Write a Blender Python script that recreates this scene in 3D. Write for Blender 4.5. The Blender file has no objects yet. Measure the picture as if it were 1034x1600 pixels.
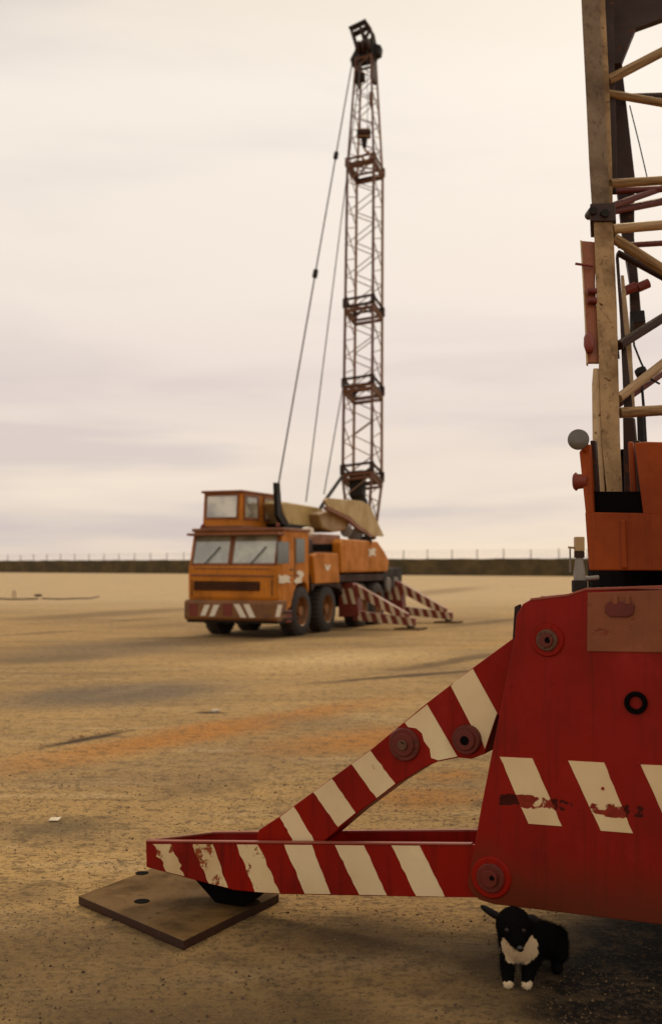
import bpy, bmesh, math, random
from mathutils import Vector, Matrix, noise
R = math.radians
random.seed(7)
S = bpy.context.scene
C = S.collection

# ---------------------------------------------------------------- camera
CAM_H = 1.7
PITCH = math.atan(83/1750)
cam = bpy.data.cameras.new('camera')
camo = bpy.data.objects.new('camera', cam); C.objects.link(camo); S.camera = camo
camo.location = (0, 0, CAM_H)
camo.rotation_euler = (math.pi/2 + PITCH, 0, 0)
cam.sensor_fit = 'VERTICAL'; cam.sensor_height = 36; cam.lens = 36*1750/1600
cam.clip_start = .05; cam.clip_end = 8000
cam.dof.use_dof = True; cam.dof.focus_distance = 5.4; cam.dof.aperture_fstop = 2.4

# ---------------------------------------------------------------- world, sun, exposure
SUN_EL, SUN_AZ = 42, 24        # azimuth measured from +Y towards +X
W = bpy.data.worlds.new('World'); S.world = W; W.use_nodes = True
nt = W.node_tree; nt.nodes.clear()
def nd(nt, kind, ins=None, **props):
    n = nt.nodes.new(kind)
    for k, v in props.items(): setattr(n, k, v)
    for k, v in (ins or {}).items():
        s = n.inputs[k]
        if isinstance(v, bpy.types.NodeSocket): nt.links.new(v, s)
        else: s.default_value = v
    return n
def mixc(nt, f, a, b, mode='MIX'):
    n = nt.nodes.new('ShaderNodeMix'); n.data_type = 'RGBA'; n.blend_type = mode
    for s, v in ((n.inputs[0], f), (n.inputs[6], a), (n.inputs[7], b)):
        if isinstance(v, bpy.types.NodeSocket): nt.links.new(v, s)
        else: s.default_value = (*v, 1) if isinstance(v, tuple) and len(v) == 3 else v
    return n.outputs[2]
def ramp(nt, f, stops):
    n = nt.nodes.new('ShaderNodeValToRGB'); nt.links.new(f, n.inputs[0])
    e = n.color_ramp.elements
    while len(e) < len(stops): e.new(.5)
    for i, (p, c) in enumerate(stops):
        e[i].position = p; e[i].color = (*c, 1) if len(c) == 3 else c
    return n.outputs[0]
def rng(nt, v, a, b, c=0., d=1.):
    n = nd(nt, 'ShaderNodeMapRange', {0: v, 1: a, 2: b, 3: c, 4: d}, interpolation_type='SMOOTHSTEP'); return n.outputs[0]

sky = nd(nt, 'ShaderNodeTexSky', sky_type='NISHITA', sun_disc=False, sun_elevation=R(SUN_EL), sun_rotation=R(SUN_AZ), dust_density=4)
tc = nd(nt, 'ShaderNodeTexCoord')
mp = nd(nt, 'ShaderNodeMapping', {'Vector': tc.outputs['Generated'], 'Scale': (1.0, 1.0, 4.2), 'Location': (3.1, 0.4, .35)})
n1 = nd(nt, 'ShaderNodeTexNoise', {'Vector': mp.outputs[0], 'Scale': 1.4, 'Detail': 5.0, 'Roughness': .5, 'Distortion': .35})
mp2 = nd(nt, 'ShaderNodeMapping', {'Vector': tc.outputs['Generated'], 'Scale': (1.0, 1.0, 9), 'Location': (.3, 5.4, 2.35)})
n2 = nd(nt, 'ShaderNodeTexNoise', {'Vector': mp2.outputs[0], 'Scale': 2.6, 'Detail': 4.0, 'Roughness': .5, 'Distortion': .2})
sep = nd(nt, 'ShaderNodeSeparateXYZ', {0: tc.outputs['Generated']})
base = ramp(nt, sep.outputs[2], [(0.0, (.84, .68, .52)), (.05, (.86, .73, .59)), (.14, (.74, .63, .57)), (.24, (.82, .72, .63)), (.40, (.85, .77, .67)), (.48, (.78, .69, .57)), (1.0, (.74, .66, .55))])
lav = (.56, .49, .48)
f1 = rng(nt, n1.outputs[0], .38, .64, 0, .75)
c1 = mixc(nt, f1, base, lav)
f2 = rng(nt, n2.outputs[0], .46, .66, 0, .62)
low = rng(nt, sep.outputs[2], .30, .05)
f2m = nd(nt, 'ShaderNodeMath', {0: f2, 1: low}, operation='MULTIPLY').outputs[0]
c2 = mixc(nt, f2m, c1, (.55, .475, .47))
cl = nd(nt, 'ShaderNodeVectorMath', {0: c2, 3: 11.2}, operation='SCALE')
mixed = mixc(nt, .94, sky.outputs[0], cl.outputs[0])
bg = nd(nt, 'ShaderNodeBackground', {'Color': mixed, 'Strength': .1})
nt.links.new(bg.outputs[0], nd(nt, 'ShaderNodeOutputWorld').inputs[0])

sun = bpy.data.lights.new('sun', 'SUN'); sun.energy = 1.5; sun.angle = R(11); sun.color = (1, .80, .52)
suno = bpy.data.objects.new('sun', sun); C.objects.link(suno)
suno.rotation_euler = (R(90-SUN_EL), 0, R(180-SUN_AZ) )
sd = Vector((math.sin(R(SUN_AZ))*math.cos(R(SUN_EL)), math.cos(R(SUN_AZ))*math.cos(R(SUN_EL)), math.sin(R(SUN_EL))))
suno.rotation_euler = (-sd).to_track_quat('-Z', 'Y').to_euler()
S.view_settings.view_transform = 'Standard'; S.view_settings.look = 'None'
S.view_settings.exposure = 0; S.view_settings.gamma = 1

# ---------------------------------------------------------------- measuring helpers: a sight line met with a real plane
EYE = Vector((0, 0, CAM_H))
def ray(px, py):
    u = (px-517)/1750; v = (800-py)/1750
    return Vector((u, math.cos(PITCH)-v*math.sin(PITCH), math.sin(PITCH)+v*math.cos(PITCH)))
def hit(px, py, p0, n):
    d = ray(px, py); n = Vector(n)
    return EYE + d*((Vector(p0)-EYE).dot(n)/d.dot(n))
def atY(px, py, Y): return hit(px, py, (0, Y, 0), (0, 1, 0))
def ground_at(px, py, z=0): return hit(px, py, (0, 0, z), (0, 0, 1))

# ---------------------------------------------------------------- object helpers
def tag(o, label=None, cat=None, group=None, kind=None):
    if label: o['label'] = label
    if cat: o['category'] = cat
    if group: o['group'] = group
    if kind: o['kind'] = kind
    return o
def empty(name, loc):
    o = bpy.data.objects.new(name, None); C.objects.link(o); o.location = loc; o.empty_display_size = .2
    return o
def root_of(p):
    while p is not None and p.parent is not None: p = p.parent
    return p
def off(parent):
    r = root_of(parent)
    return Vector(r.location) if r is not None else Vector((0, 0, 0))
def link(name, me, parent):
    o = bpy.data.objects.new(name, me); C.objects.link(o)
    if parent is not None: o.parent = parent
    return o
def mk(name, vs, fs, m, parent=None, smooth=False, bev=0, world=True):
    """vs in world coordinates; stored relative to the thing's own base"""
    O = off(parent) if world else Vector((0, 0, 0))
    me = bpy.data.meshes.new(name)
    me.from_pydata([tuple(Vector(v)-O) for v in vs], [], fs); me.materials.append(m)
    bm = bmesh.new(); bm.from_mesh(me); bmesh.ops.recalc_face_normals(bm, faces=bm.faces); bm.to_mesh(me); bm.free()
    if smooth:
        for p in me.polygons: p.use_smooth = True
    o = link(name, me, parent)
    if bev:
        b = o.modifiers.new('bevel', 'BEVEL'); b.width = bev; b.segments = 2; b.limit_method = 'ANGLE'; b.harden_normals = False
    return o
class MB:
    def __init__(s): s.v = []; s.f = []
    def add(s, vs, fs):
        k = len(s.v); s.v += [Vector(v) for v in vs]; s.f += [tuple(i+k for i in f) for f in fs]; return s
    def prism(s, pts, ext):
        n = len(pts); ext = Vector(ext); pts = [Vector(p) for p in pts]
        return s.add(pts+[p+ext for p in pts], [tuple(range(n)), tuple(range(2*n-1, n-1, -1))] + [(i, (i+1) % n, (i+1) % n+n, i+n) for i in range(n)])
    def box(s, o, a, b, c):
        o = Vector(o); a = Vector(a); b = Vector(b); c = Vector(c)
        return s.prism([o, o+a, o+a+b, o+b], c)
    def cyl(s, p, q, r, n=16, r2=None, caps=True):
        p = Vector(p); q = Vector(q); d = (q-p).normalized(); r2 = r if r2 is None else r2
        x = d.orthogonal().normalized(); y = d.cross(x)
        v = [p+(x*math.cos(t)+y*math.sin(t))*r for t in [i*2*math.pi/n for i in range(n)]] + [q+(x*math.cos(t)+y*math.sin(t))*r2 for t in [i*2*math.pi/n for i in range(n)]]
        f = [(i, (i+1) % n, (i+1) % n+n, i+n) for i in range(n)]
        if caps: f += [tuple(range(n-1, -1, -1)), tuple(range(n, 2*n))]
        return s.add(v, f)
    def tube(s, pts, r, n=8):
        for a, b in zip(pts[:-1], pts[1:]): s.cyl(a, b, r, n)
        return s
    def lathe(s, o, ax, prof, n=28):
        """prof: list of (distance along axis, radius)"""
        o = Vector(o); ax = Vector(ax).normalized(); x = ax.orthogonal().normalized(); y = ax.cross(x); k = len(prof)
        v = []; f = []
        for i in range(n):
            t = i*2*math.pi/n
            for (h, r) in prof: v.append(o+ax*h+(x*math.cos(t)+y*math.sin(t))*r)
        for i in range(n):
            j = (i+1) % n
            for q in range(k-1): f.append((i*k+q, i*k+q+1, j*k+q+1, j*k+q))
        return s.add(v, f)
    def build(s, name, m, parent=None, smooth=False, bev=0): return mk(name, s.v, s.f, m, parent, smooth, bev)
_rods = {}
def rod(name, p, q, r, m, parent, sides=8):
    key = (m.name, sides)
    if key not in _rods:
        b = MB().cyl((0, 0, 0), (0, 0, 1), 1, sides)
        me = bpy.data.meshes.new('rod_'+m.name); me.from_pydata([tuple(v) for v in b.v], [], b.f); me.materials.append(m)
        for pl in me.polygons: pl.use_smooth = len(pl.vertices) == 4
        _rods[key] = me
    o = link(name, _rods[key], parent)
    p = Vector(p); q = Vector(q); d = q-p
    o.matrix_local = Matrix.Translation(p-off(parent)) @ d.to_track_quat('Z', 'Y').to_matrix().to_4x4() @ Matrix.Diagonal((r, r, d.length, 1))
    return o

# ---------------------------------------------------------------- materials
def newmat(name):
    m = bpy.data.materials.new(name); m.use_nodes = True; t = m.node_tree; t.nodes.clear()
    b = nd(t, 'ShaderNodeBsdfPrincipled'); o = nd(t, 'ShaderNodeOutputMaterial'); t.links.new(b.outputs[0], o.inputs[0])
    return m, t, b
def paint(name, col, rust=.35, rust_col=(.085, .03, .012), chip=None, rough=.5, dirt=(.10, .055, .025), dirt_amt=.35, scale=1.0, streak=True, band=None, metallic=0, spec=.35, fine=1.0, mud=None):
    """old enamel: faded and grimy in large clouds, run marks downwards, chipped to primer and rust"""
    m, t, b = newmat(name)
    tc = nd(t, 'ShaderNodeTexCoord'); P = tc.outputs['Object']
    big = nd(t, 'ShaderNodeTexNoise', {'Vector': P, 'Scale': 1.7*scale, 'Detail': 6., 'Roughness': .6})
    c = mixc(t, rng(t, big.outputs[0], .38, .72, 0, dirt_amt), col, dirt)
    fade = nd(t, 'ShaderNodeTexNoise', {'Vector': P, 'Scale': 4.3*scale, 'Detail': 4., 'Roughness': .7})
    c = mixc(t, rng(t, fade.outputs[0], .5, .8, 0, .28), c, tuple(min(1, x*1.5+.02) for x in col))
    if streak:
        ms = nd(t, 'ShaderNodeMapping', {'Vector': P, 'Scale': (16*scale, 16*scale, .9*scale)})
        st = nd(t, 'ShaderNodeTexNoise', {'Vector': ms.outputs[0], 'Scale': 1.6, 'Detail': 5., 'Roughness': .65})
        c = mixc(t, rng(t, st.outputs[0], .50, .72, 0, .6*dirt_amt+.15), c, dirt)
    ch = nd(t, 'ShaderNodeTexNoise', {'Vector': P, 'Scale': 13*scale*fine, 'Detail': 8., 'Roughness': .68, 'Distortion': .3})
    msk = rng(t, ch.outputs[0], .70-.16*rust, .745-.16*rust)
    if band:                                                   # a scuffed band at one height of the plate
        z0, h, thr = band
        sp = nd(t, 'ShaderNodeSeparateXYZ', {0: P})
        d = nd(t, 'ShaderNodeMath', {0: sp.outputs[2], 1: z0}, operation='SUBTRACT')
        d = nd(t, 'ShaderNodeMath', {0: d.outputs[0]}, operation='ABSOLUTE')
        bm_ = rng(t, d.outputs[0], h, h*.2)
        ch2 = nd(t, 'ShaderNodeTexNoise', {'Vector': P, 'Scale': 9*scale, 'Detail': 7., 'Roughness': .62})
        k = nd(t, 'ShaderNodeMath', {0: bm_, 1: ch2.outputs[0]}, operation='MULTIPLY')
        k = rng(t, k.outputs[0], thr, thr+.03)
        msk = nd(t, 'ShaderNodeMath', {0: msk, 1: k}, operation='MAXIMUM').outputs[0]
    if mud:
        sp2 = nd(t, 'ShaderNodeSeparateXYZ', {0: P})
        mz = nd(t, 'ShaderNodeMath', {0: big.outputs[0], 1: .55, 2: sp2.outputs[2]}, operation='MULTIPLY_ADD')
        mz = nd(t, 'ShaderNodeMath', {0: fade.outputs[0], 1: .18, 2: mz.outputs[0]}, operation='MULTIPLY_ADD')
        c = mixc(t, rng(t, mz.outputs[0], mud[1], mud[0], 0, .75), c, (.085, .024, .007))
    rc = nd(t, 'ShaderNodeTexNoise', {'Vector': P, 'Scale': 40*scale, 'Detail': 5.})
    rcol = mixc(t, rc.outputs[0], tuple(x*.5 for x in rust_col), tuple(min(1, x*1.8) for x in rust_col))
    c = mixc(t, msk, c, rcol)
    t.links.new(c, b.inputs['Base Color'])
    rr = rng(t, big.outputs[0], .3, .8, rough-.12, min(1, rough+.22))
    rr = nd(t, 'ShaderNodeMath', {0: rr, 1: msk}, operation='MAXIMUM').outputs[0]
    t.links.new(rr, b.inputs['Roughness']); b.inputs['Metallic'].default_value = metallic
    b.inputs['Specular IOR Level'].default_value = spec
    hgt = nd(t, 'ShaderNodeMath', {0: fade.outputs[0], 1: msk}, operation='SUBTRACT').outputs[0]
    dent = nd(t, 'ShaderNodeMath', {0: big.outputs[0], 1: 2.5, 2: hgt}, operation='MULTIPLY_ADD'); hgt = dent.outputs[0]
    bp = nd(t, 'ShaderNodeBump', {'Height': hgt, 'Strength': .35, 'Distance': .006/scale})
    t.links.new(bp.outputs[0], b.inputs['Normal'])
    return m
RED = (.27, .007, .001)
M = {}
M['red'] = paint('worn_red_enamel', RED, spec=.15, rust=.15, rust_col=(.06, .01, .004), dirt=(.085, .004, .002), dirt_amt=.55, rough=.5)
M['red_box'] = paint('worn_red_enamel_scuffed', (.26, .006, .001), spec=.2, mud=(.60, .92), rust=.10, dirt=(.09, .006, .002), dirt_amt=.55, rough=.5, band=(.70, .07, .50), rust_col=(.045, .006, .003))
M['red_faded'] = paint('faded_pink_red_enamel', (.30, .075, .045), rust=.4, dirt=(.2, .04, .02))  # paler red, also paints the highlight on edges and lips
M['cream'] = paint('cream_stripe_paint', (.80, .63, .37), rust=.15, rust_col=(.26, .05, .012), dirt=(.42, .27, .11), dirt_amt=.3, rough=.6, streak=False)
M['cream_box'] = paint('cream_stripe_paint_scuffed', (.76, .58, .32), rust=.15, rust_col=(.20, .02, .008), dirt=(.40, .22, .08), dirt_amt=.35, rough=.6, band=(.70, .07, .47), streak=False)
M['cream_worn'] = paint('flaking_cream_stripe_paint', (.76, .58, .31), rust=.95, rust_col=(.24, .055, .014), dirt=(.45, .26, .09), dirt_amt=.5, rough=.65, streak=False)
M['rustplate'] = paint('brown_primer_plate', (.25, .072, .024), rust=.5, rust_col=(.16, .04, .014), dirt=(.15, .045, .015), dirt_amt=.7)
M['orange'] = paint('orange_enamel', (.33, .060, .004), spec=.2, rust=.3, dirt=(.15, .022, .004), dirt_amt=.7)
M['orange_far'] = paint('orange_enamel_dusty', (.56, .195, .018), spec=.2, rust=.25, dirt=(.20, .065, .012), dirt_amt=.5, rough=.55)
M['brown_far'] = paint('brown_orange_enamel', (.24, .085, .03), rust=.5, dirt=(.10, .04, .02), dirt_amt=.6)
M['tan'] = paint('tan_boom_paint', (.36, .225, .100), spec=.2, rust=.6, rust_col=(.075, .03, .011), dirt=(.085, .040, .014), dirt_amt=.9, rough=.65, scale=1.5)
M['tan_dark'] = paint('weathered_upper_boom_paint', (.20, .135, .078), spec=.2, rust=.4, rust_col=(.05, .025, .012), dirt=(.06, .032, .014), dirt_amt=.9, rough=.7, scale=1.5)
M['tan_light'] = paint('pale_tan_paint', (.44, .29, .14), rust=.5, rust_col=(.12, .05, .02), dirt=(.15, .075, .028), dirt_amt=.6)
M['cream_hood'] = paint('cream_hood_paint', (.50, .36, .14), rust=.25, dirt=(.27, .16, .06), dirt_amt=.5)
M['winchc'] = paint('dull_cream_cover', (.34, .22, .085), rust=.4, dirt=(.17, .09, .035), dirt_amt=.7)
M['boomfar'] = paint('rusty_brown_lattice', (.16, .065, .032), rust=.6, dirt=(.05, .022, .014), dirt_amt=.6)
M['boomfar_tan'] = paint('tan_brown_lattice', (.30, .165, .085), rust=.6, dirt=(.09, .04, .02), dirt_amt=.6)
M['dark'] = paint('black_greasy_steel', (.012, .009, .007), spec=.2, rust=.4, rust_col=(.05, .02, .01), dirt=(.03, .018, .01), rough=.55)
M['darkbrown'] = paint('dark_brown_steel', (.036, .016, .010), spec=.2, rust=.6, dirt=(.02, .009, .006), rough=.6)
M['maroon'] = paint('rusted_red_boss', (.14, .018, .010), rust=.8, rust_col=(.07, .022, .012), dirt=(.06, .015, .01), dirt_amt=.7)
M['pinsteel'] = paint('worn_pin_steel', (.15, .075, .045), rust=.7, rust_col=(.05, .02, .012), dirt=(.05, .02, .01), dirt_amt=.6, metallic=.4, rough=.5)
M['plate'] = paint('weathered_steel_plate', (.150, .084, .026), spec=.06, rust=.55, rust_col=(.06, .03, .012), dirt=(.060, .034, .013), dirt_amt=.9, rough=.7, scale=2.2, streak=False)
M['plate_edge'] = paint('dark_plate_edge', (.045, .018, .010), rust=.5, dirt=(.02, .01, .006))
M['grey'] = paint('grey_metal', (.24, .22, .19), rust=.4, dirt=(.1, .08, .05), rough=.45, metallic=.3)
M['bumper'] = paint('brown_grey_bumper', (.24, .095, .022), rust=.5, dirt=(.09, .05, .03), dirt_amt=.7)
M['white'] = paint('off_white_paint', (.78, .70, .55), rust=.1, dirt=(.4, .3, .2), rough=.6)
M['whited'] = paint('dirty_cream_paint', (.66, .52, .33), rust=.5, dirt=(.25, .14, .06), dirt_amt=.6, rough=.6)
M['dullred'] = paint('dull_red_paint', (.19, .030, .015), rust=.6, dirt=(.12, .03, .02))
M['rope'] = paint('steel_rope', (.10, .08, .07), rust=.5, rough=.6, dirt=(.05, .03, .02))
def simple(name, col, rough=.6, metallic=0, spec=.5):
    m, t, b = newmat(name)
    tc = nd(t, 'ShaderNodeTexCoord')
    n = nd(t, 'ShaderNodeTexNoise', {'Vector': tc.outputs['Object'], 'Scale': 9., 'Detail': 6.})
    t.links.new(mixc(t, n.outputs[0], tuple(x*.7 for x in col), tuple(min(1, x*1.3) for x in col)), b.inputs['Base Color'])
    b.inputs['Roughness'].default_value = rough; b.inputs['Metallic'].default_value = metallic; b.inputs['Specular IOR Level'].default_value = spec
    return m
M['rubber'] = simple('tyre_rubber', (.028, .022, .018), .85)
M['rubber_dusty'] = simple('dusty_tyre_tread', (.06, .042, .028), .9)
M['blackhole'] = simple('black_recess_paint', (.004, .003, .003), .95, spec=.05)  # flat black parts; also paints the shade in holes and recesses
M['glass_tmp'] = simple('dusty_screen_glass', (.62, .62, .48), .25)
for nm_, cl_, v_ in (('glass_pale', (.36, .37, .27), .5), ('blind', (.50, .48, .36), .4)):
    m, t, b = newmat('dusty_'+nm_)
    tc = nd(t, 'ShaderNodeTexCoord'); n = nd(t, 'ShaderNodeTexNoise', {'Vector': tc.outputs['Object'], 'Scale': 1.7, 'Detail': 4., 'Roughness': .5})
    t.links.new(mixc(t, rng(t, n.outputs[0], .35, .68), tuple(x*v_ for x in cl_), tuple(x*1.35 for x in cl_)), b.inputs['Base Color'])  # pale base colour paints the sky's reflection into the panes
    b.inputs['Roughness'].default_value = .10; b.inputs['Specular IOR Level'].default_value = 1.0; b.inputs['IOR'].default_value = 1.9
    M[nm_] = m
M['glass_dark'] = simple('side_window_glass', (.12, .14, .14), .15)
M['mirror'] = simple('mirror_back', (.12, .105, .085), .35, .5)
M['paper'] = simple('paper', (.72, .62, .45), .8)
M['stone'] = simple('pale_stone', (.55, .44, .32), .9)
M['coat'] = simple('black_fur', (.010, .009, .009), .75, spec=.2)
M['nose'] = simple('wet_black_nose', (.008, .007, .007), .25)
M['eye'] = simple('dark_brown_eye', (.012, .007, .004), .35, spec=.3)

# ================================================================ THE SETTING
GF = []                 # ground features: (centre, half length, half width, angle, colour, strength, softness, warp)
def gband(a, b, hw, col, k, soft=.6, over=1.0):
    A = ground_at(*a); B = ground_at(*b); c = (A+B)/2; d = B-A
    GF.append(((c.x, c.y), d.length/2*over, hw, math.atan2(d.y, d.x), col, k, soft))
gband((16, 1010), (330, 1020), 4.0, (.22, .155, .085), .75, .8)               # greyer worn sheet on the left
gband((-60, 1108), (380, 1065), 1.5, (.165, .125, .080), .9, .7)
gband((-60, 1040), (200, 1022), .9, (.15, .105, .055), .6, .7)
gband((-120, 1225), (640, 1085), .62, (.46, .190, .032), .9, .8, 1.1)           # orange dust drift
gband((380, 1185), (760, 1130), .9, (.44, .185, .032), .9, .9)
gband((520, 1262), (780, 1235), .6, (.38, .165, .030), .85, .9)
gband((40, 1172), (216, 1138), .15, (.085, .045, .017), .9, .8)
gband((60, 1168), (205, 1141), .07, (.035, .018, .007), .95, .6)
gband((300, 1114), (356, 1113), .11, (.06, .03, .012), .95, .5)
gband((445, 1072), (830, 1040), .20, (.065, .036, .012), .95, .7)
gband((560, 1058), (830, 1012), .35, (.09, .050, .018), .8, .8)
gband((640, 985), (860, 962), .60, (.10, .055, .02), .75, .9)
gband((600, 1030), (900, 985), .3, (.46, .26, .07), .6, .9)
gband((-20, 972), (330, 948), 1.6, (.20, .13, .06), .7, .6)
gband((-20, 994), (150, 984), .35, (.09, .058, .025), .6, .7)
gband((120, 975), (290, 963), .35, (.12, .07, .03), .65, .8)
gband((170, 998), (350, 996), .6, (.13, .08, .035), .7, .9)
gband((300, 1002), (640, 985), 1.6, (.085, .048, .018), .8, .9)  # far truck's shadow, painted on the ground
gband((-30, 936), (160, 934), .45, (.09, .06, .03), .6, .7)
gband((330, 1050), (700, 1012), 1.8, (.68, .48, .22), .75, .9)
gband((120, 1095), (300, 1060), .25, (.30, .22, .13), .5, .8)
gband((560, 940), (760, 915), 2.0, (.24, .155, .07), .6, .8)
gband((-50, 1300), (240, 1290), .40, (.12, .085, .042), .75, .9)
gband((200, 1250), (420, 1210), .35, (.19, .125, .055), .6, .9)
gband((-60, 1400), (130, 1395), .35, (.13, .085, .04), .6, .9)
gband((-350, 1600), (1000, 1640), 1.25, (.070, .042, .016), .9, 1.0)  # this band and the next two paint darkening towards the frame's edge
gband((-300, 1480), (60, 1560), .8, (.075, .046, .018), .9, 1.0)
gband((-60, 1440), (420, 1530), .55, (.10, .062, .025), .75, 1.0)
gband((420, 1110), (560, 1150), .9, (.26, .17, .075), .6, 1.0)
gband((60, 1225), (500, 1200), .5, (.22, .145, .07), .6, 1.0)
gband((640, 1215), (770, 1205), .35, (.40, .17, .03), .8, 1.0)
gband((380, 1440), (800, 1500), .42, (.060, .030, .009), .85, .9)  # outrigger beam's shadow, painted on the ground
gband((640, 1480), (900, 1510), .6, (.030, .015, .005), .85, .9)  # painted shade around the dog, before the frame
gband((800, 1440), (1400, 1450), 1.0, (.008, .005, .003), 1.0, .6)  # under-chassis shade, painted on the ground further back
gband((770, 1500), (1300, 1560), 1.05, (.006, .004, .002), 1.0, .45)             # shade under the crane, painted black on the ground
m, t, b = newmat('packed_sandy_concrete')
tc = nd(t, 'ShaderNodeTexCoord'); P = tc.outputs['Object']
nb = nd(t, 'ShaderNodeTexNoise', {'Vector': P, 'Scale': .16, 'Detail': 8., 'Roughness': .6})
ma = nd(t, 'ShaderNodeMapping', {'Vector': P, 'Rotation': (0, 0, R(-14)), 'Scale': (.35, 1.6, 1)})
na = nd(t, 'ShaderNodeTexNoise', {'Vector': ma.outputs[0], 'Scale': .8, 'Detail': 8., 'Roughness': .62, 'Distortion': .5})
c = mixc(t, rng(t, nb.outputs[0], .35, .68), (.50, .318, .118), (.32, .20, .078))
c = mixc(t, rng(t, na.outputs[0], .42, .70, 0, .65), c, (.23, .155, .075))
nbr = nd(t, 'ShaderNodeTexNoise', {'Vector': ma.outputs[0], 'Scale': 1.7, 'Detail': 6., 'Roughness': .6})
c = mixc(t, rng(t, nbr.outputs[0], .5, .75, 0, .55), c, (.60, .44, .24))
# the far part of the yard is bleached, open concrete
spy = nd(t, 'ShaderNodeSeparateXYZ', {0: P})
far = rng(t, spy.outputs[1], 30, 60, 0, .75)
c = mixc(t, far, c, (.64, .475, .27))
wn = nd(t, 'ShaderNodeTexNoise', {'Vector': P, 'Scale': 1.3, 'Detail': 7., 'Roughness': .7})
wv = nd(t, 'ShaderNodeVectorMath', {0: wn.outputs['Color'], 1: (.5, .5, .5)}, operation='SUBTRACT')
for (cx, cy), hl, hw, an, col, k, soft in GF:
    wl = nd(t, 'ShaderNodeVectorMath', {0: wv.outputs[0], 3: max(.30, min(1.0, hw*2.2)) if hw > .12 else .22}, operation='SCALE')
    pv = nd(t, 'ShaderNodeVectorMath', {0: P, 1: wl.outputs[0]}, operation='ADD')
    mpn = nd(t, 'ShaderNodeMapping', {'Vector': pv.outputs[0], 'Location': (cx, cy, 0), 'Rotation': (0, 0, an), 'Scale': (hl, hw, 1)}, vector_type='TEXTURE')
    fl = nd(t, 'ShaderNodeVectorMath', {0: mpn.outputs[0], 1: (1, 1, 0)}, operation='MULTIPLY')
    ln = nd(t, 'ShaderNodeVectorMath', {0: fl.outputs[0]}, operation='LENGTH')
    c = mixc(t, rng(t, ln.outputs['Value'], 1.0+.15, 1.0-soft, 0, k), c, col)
nf = nd(t, 'ShaderNodeTexNoise', {'Vector': P, 'Scale': 28., 'Detail': 8., 'Roughness': .75})
c = mixc(t, rng(t, nf.outputs[0], .48, .64, 0, .7), c, (.07, .042, .018))
nm = nd(t, 'ShaderNodeTexNoise', {'Vector': P, 'Scale': 7., 'Detail': 8., 'Roughness': .72})
c = mixc(t, rng(t, nm.outputs[0], .46, .64, 0, .62), c, (.10, .064, .030))
vo = nd(t, 'ShaderNodeTexVoronoi', {'Vector': P, 'Scale': 55.})
c = mixc(t, rng(t, vo.outputs['Distance'], .22, .10, 0, .3), c, (.40, .28, .13))
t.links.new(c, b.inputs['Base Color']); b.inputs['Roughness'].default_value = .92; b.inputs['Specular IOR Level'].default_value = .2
hs0 = nd(t, 'ShaderNodeMath', {0: nf.outputs[0], 1: nm.outputs[0]}, operation='ADD')
hs1 = nd(t, 'ShaderNodeMath', {0: nbr.outputs[0], 1: 7.}, operation='MULTIPLY')
hs = nd(t, 'ShaderNodeMath', {0: hs0.outputs[0], 1: hs1.outputs[0]}, operation='ADD')
t.links.new(nd(t, 'ShaderNodeBump', {'Height': hs.outputs[0], 'Strength': .8, 'Distance': .012}).outputs[0], b.inputs['Normal'])
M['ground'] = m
def axis(lo, hi, n, p):
    out = []
    for i in range(n+1):
        u = -1+2*i/n
        out.append(math.copysign(abs(u)**p, u))
    return [(lo if u < 0 else hi)*abs(u) for u in out]
xs = axis(-3000, 3000, 280, 4.2); ys = [y+5 for y in axis(-1500, 3500, 300, 4.2)]
crackA, crackB = ground_at(50, 1170), ground_at(212, 1139)
hole = ground_at(328, 1114)
def gz(x, y):
    near = max(0, 1-math.hypot(x, y-6)/60)
    z = .014*noise.noise(Vector((x*.7, y*.7, 0)))*near + .006*noise.noise(Vector((x*3, y*3, 3)))*near
    d = crackB-crackA; tt = max(-.05, min(1.05, ((x-crackA.x)*d.x+(y-crackA.y)*d.y)/d.length_squared))
    q = math.hypot(x-crackA.x-d.x*tt, y-crackA.y-d.y*tt)
    z -= .05*math.exp(-(q/.07)**2)
    z -= .04*math.exp(-((x-hole.x)/.12)**2-((y-hole.y)/.09)**2)
    return z
vs = [(x, y, gz(x, y)) for y in ys for x in xs]; nx = len(xs)
fs = [(j*nx+i, j*nx+i+1, (j+1)*nx+i+1, (j+1)*nx+i) for j in range(len(ys)-1) for i in range(nx-1)]
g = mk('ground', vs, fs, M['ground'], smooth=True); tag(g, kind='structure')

# loose gravel on the near ground (uncountable)
def pebbles(name, n, region, mat, smin, smax, seed):
    rnd = random.Random(seed); b_ = MB()
    for i in range(n):
        x, y = region(rnd)
        s = rnd.uniform(smin, smax)*(.6+.8*rnd.random()**3)
        z = gz(x, y)+s*.15; a = rnd.random()*6.28
        ca, sa = math.cos(a)*s, math.sin(a)*s
        h = s*rnd.uniform(.4, .8)
        b_.add([(x+ca, y+sa, z-s*.3), (x-sa*.8, y+ca*.8, z-s*.3), (x-ca*.9, y-sa*.9, z-s*.3), (x+sa*.7, y-ca*.7, z-s*.3), (x+ca*.3, y+sa*.2, z+h), (x-ca*.35, y-sa*.1, z+h*.8)],
               [(0, 1, 4), (1, 5, 4), (1, 2, 5), (2, 3, 5), (3, 4, 5), (3, 0, 4)])
    return b_.build(name, mat)
def reg(rnd):
    y = 3.7+5.5*rnd.random()**1.5; x = rnd.uniform(-.33, .33)*y; return x, y
tag(pebbles('gravel', 5200, reg, simple('brown_grit', (.14, .085, .036), .95), .003, .009, 3), kind='stuff')
def regl(rnd):
    while True:
        x, y = reg(rnd)
        if x < .45 or y > 6: return x, y
tag(pebbles('gravel', 1500, regl, simple('pale_grit', (.24, .165, .08), .95), .003, .008, 4), kind='stuff')
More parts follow.
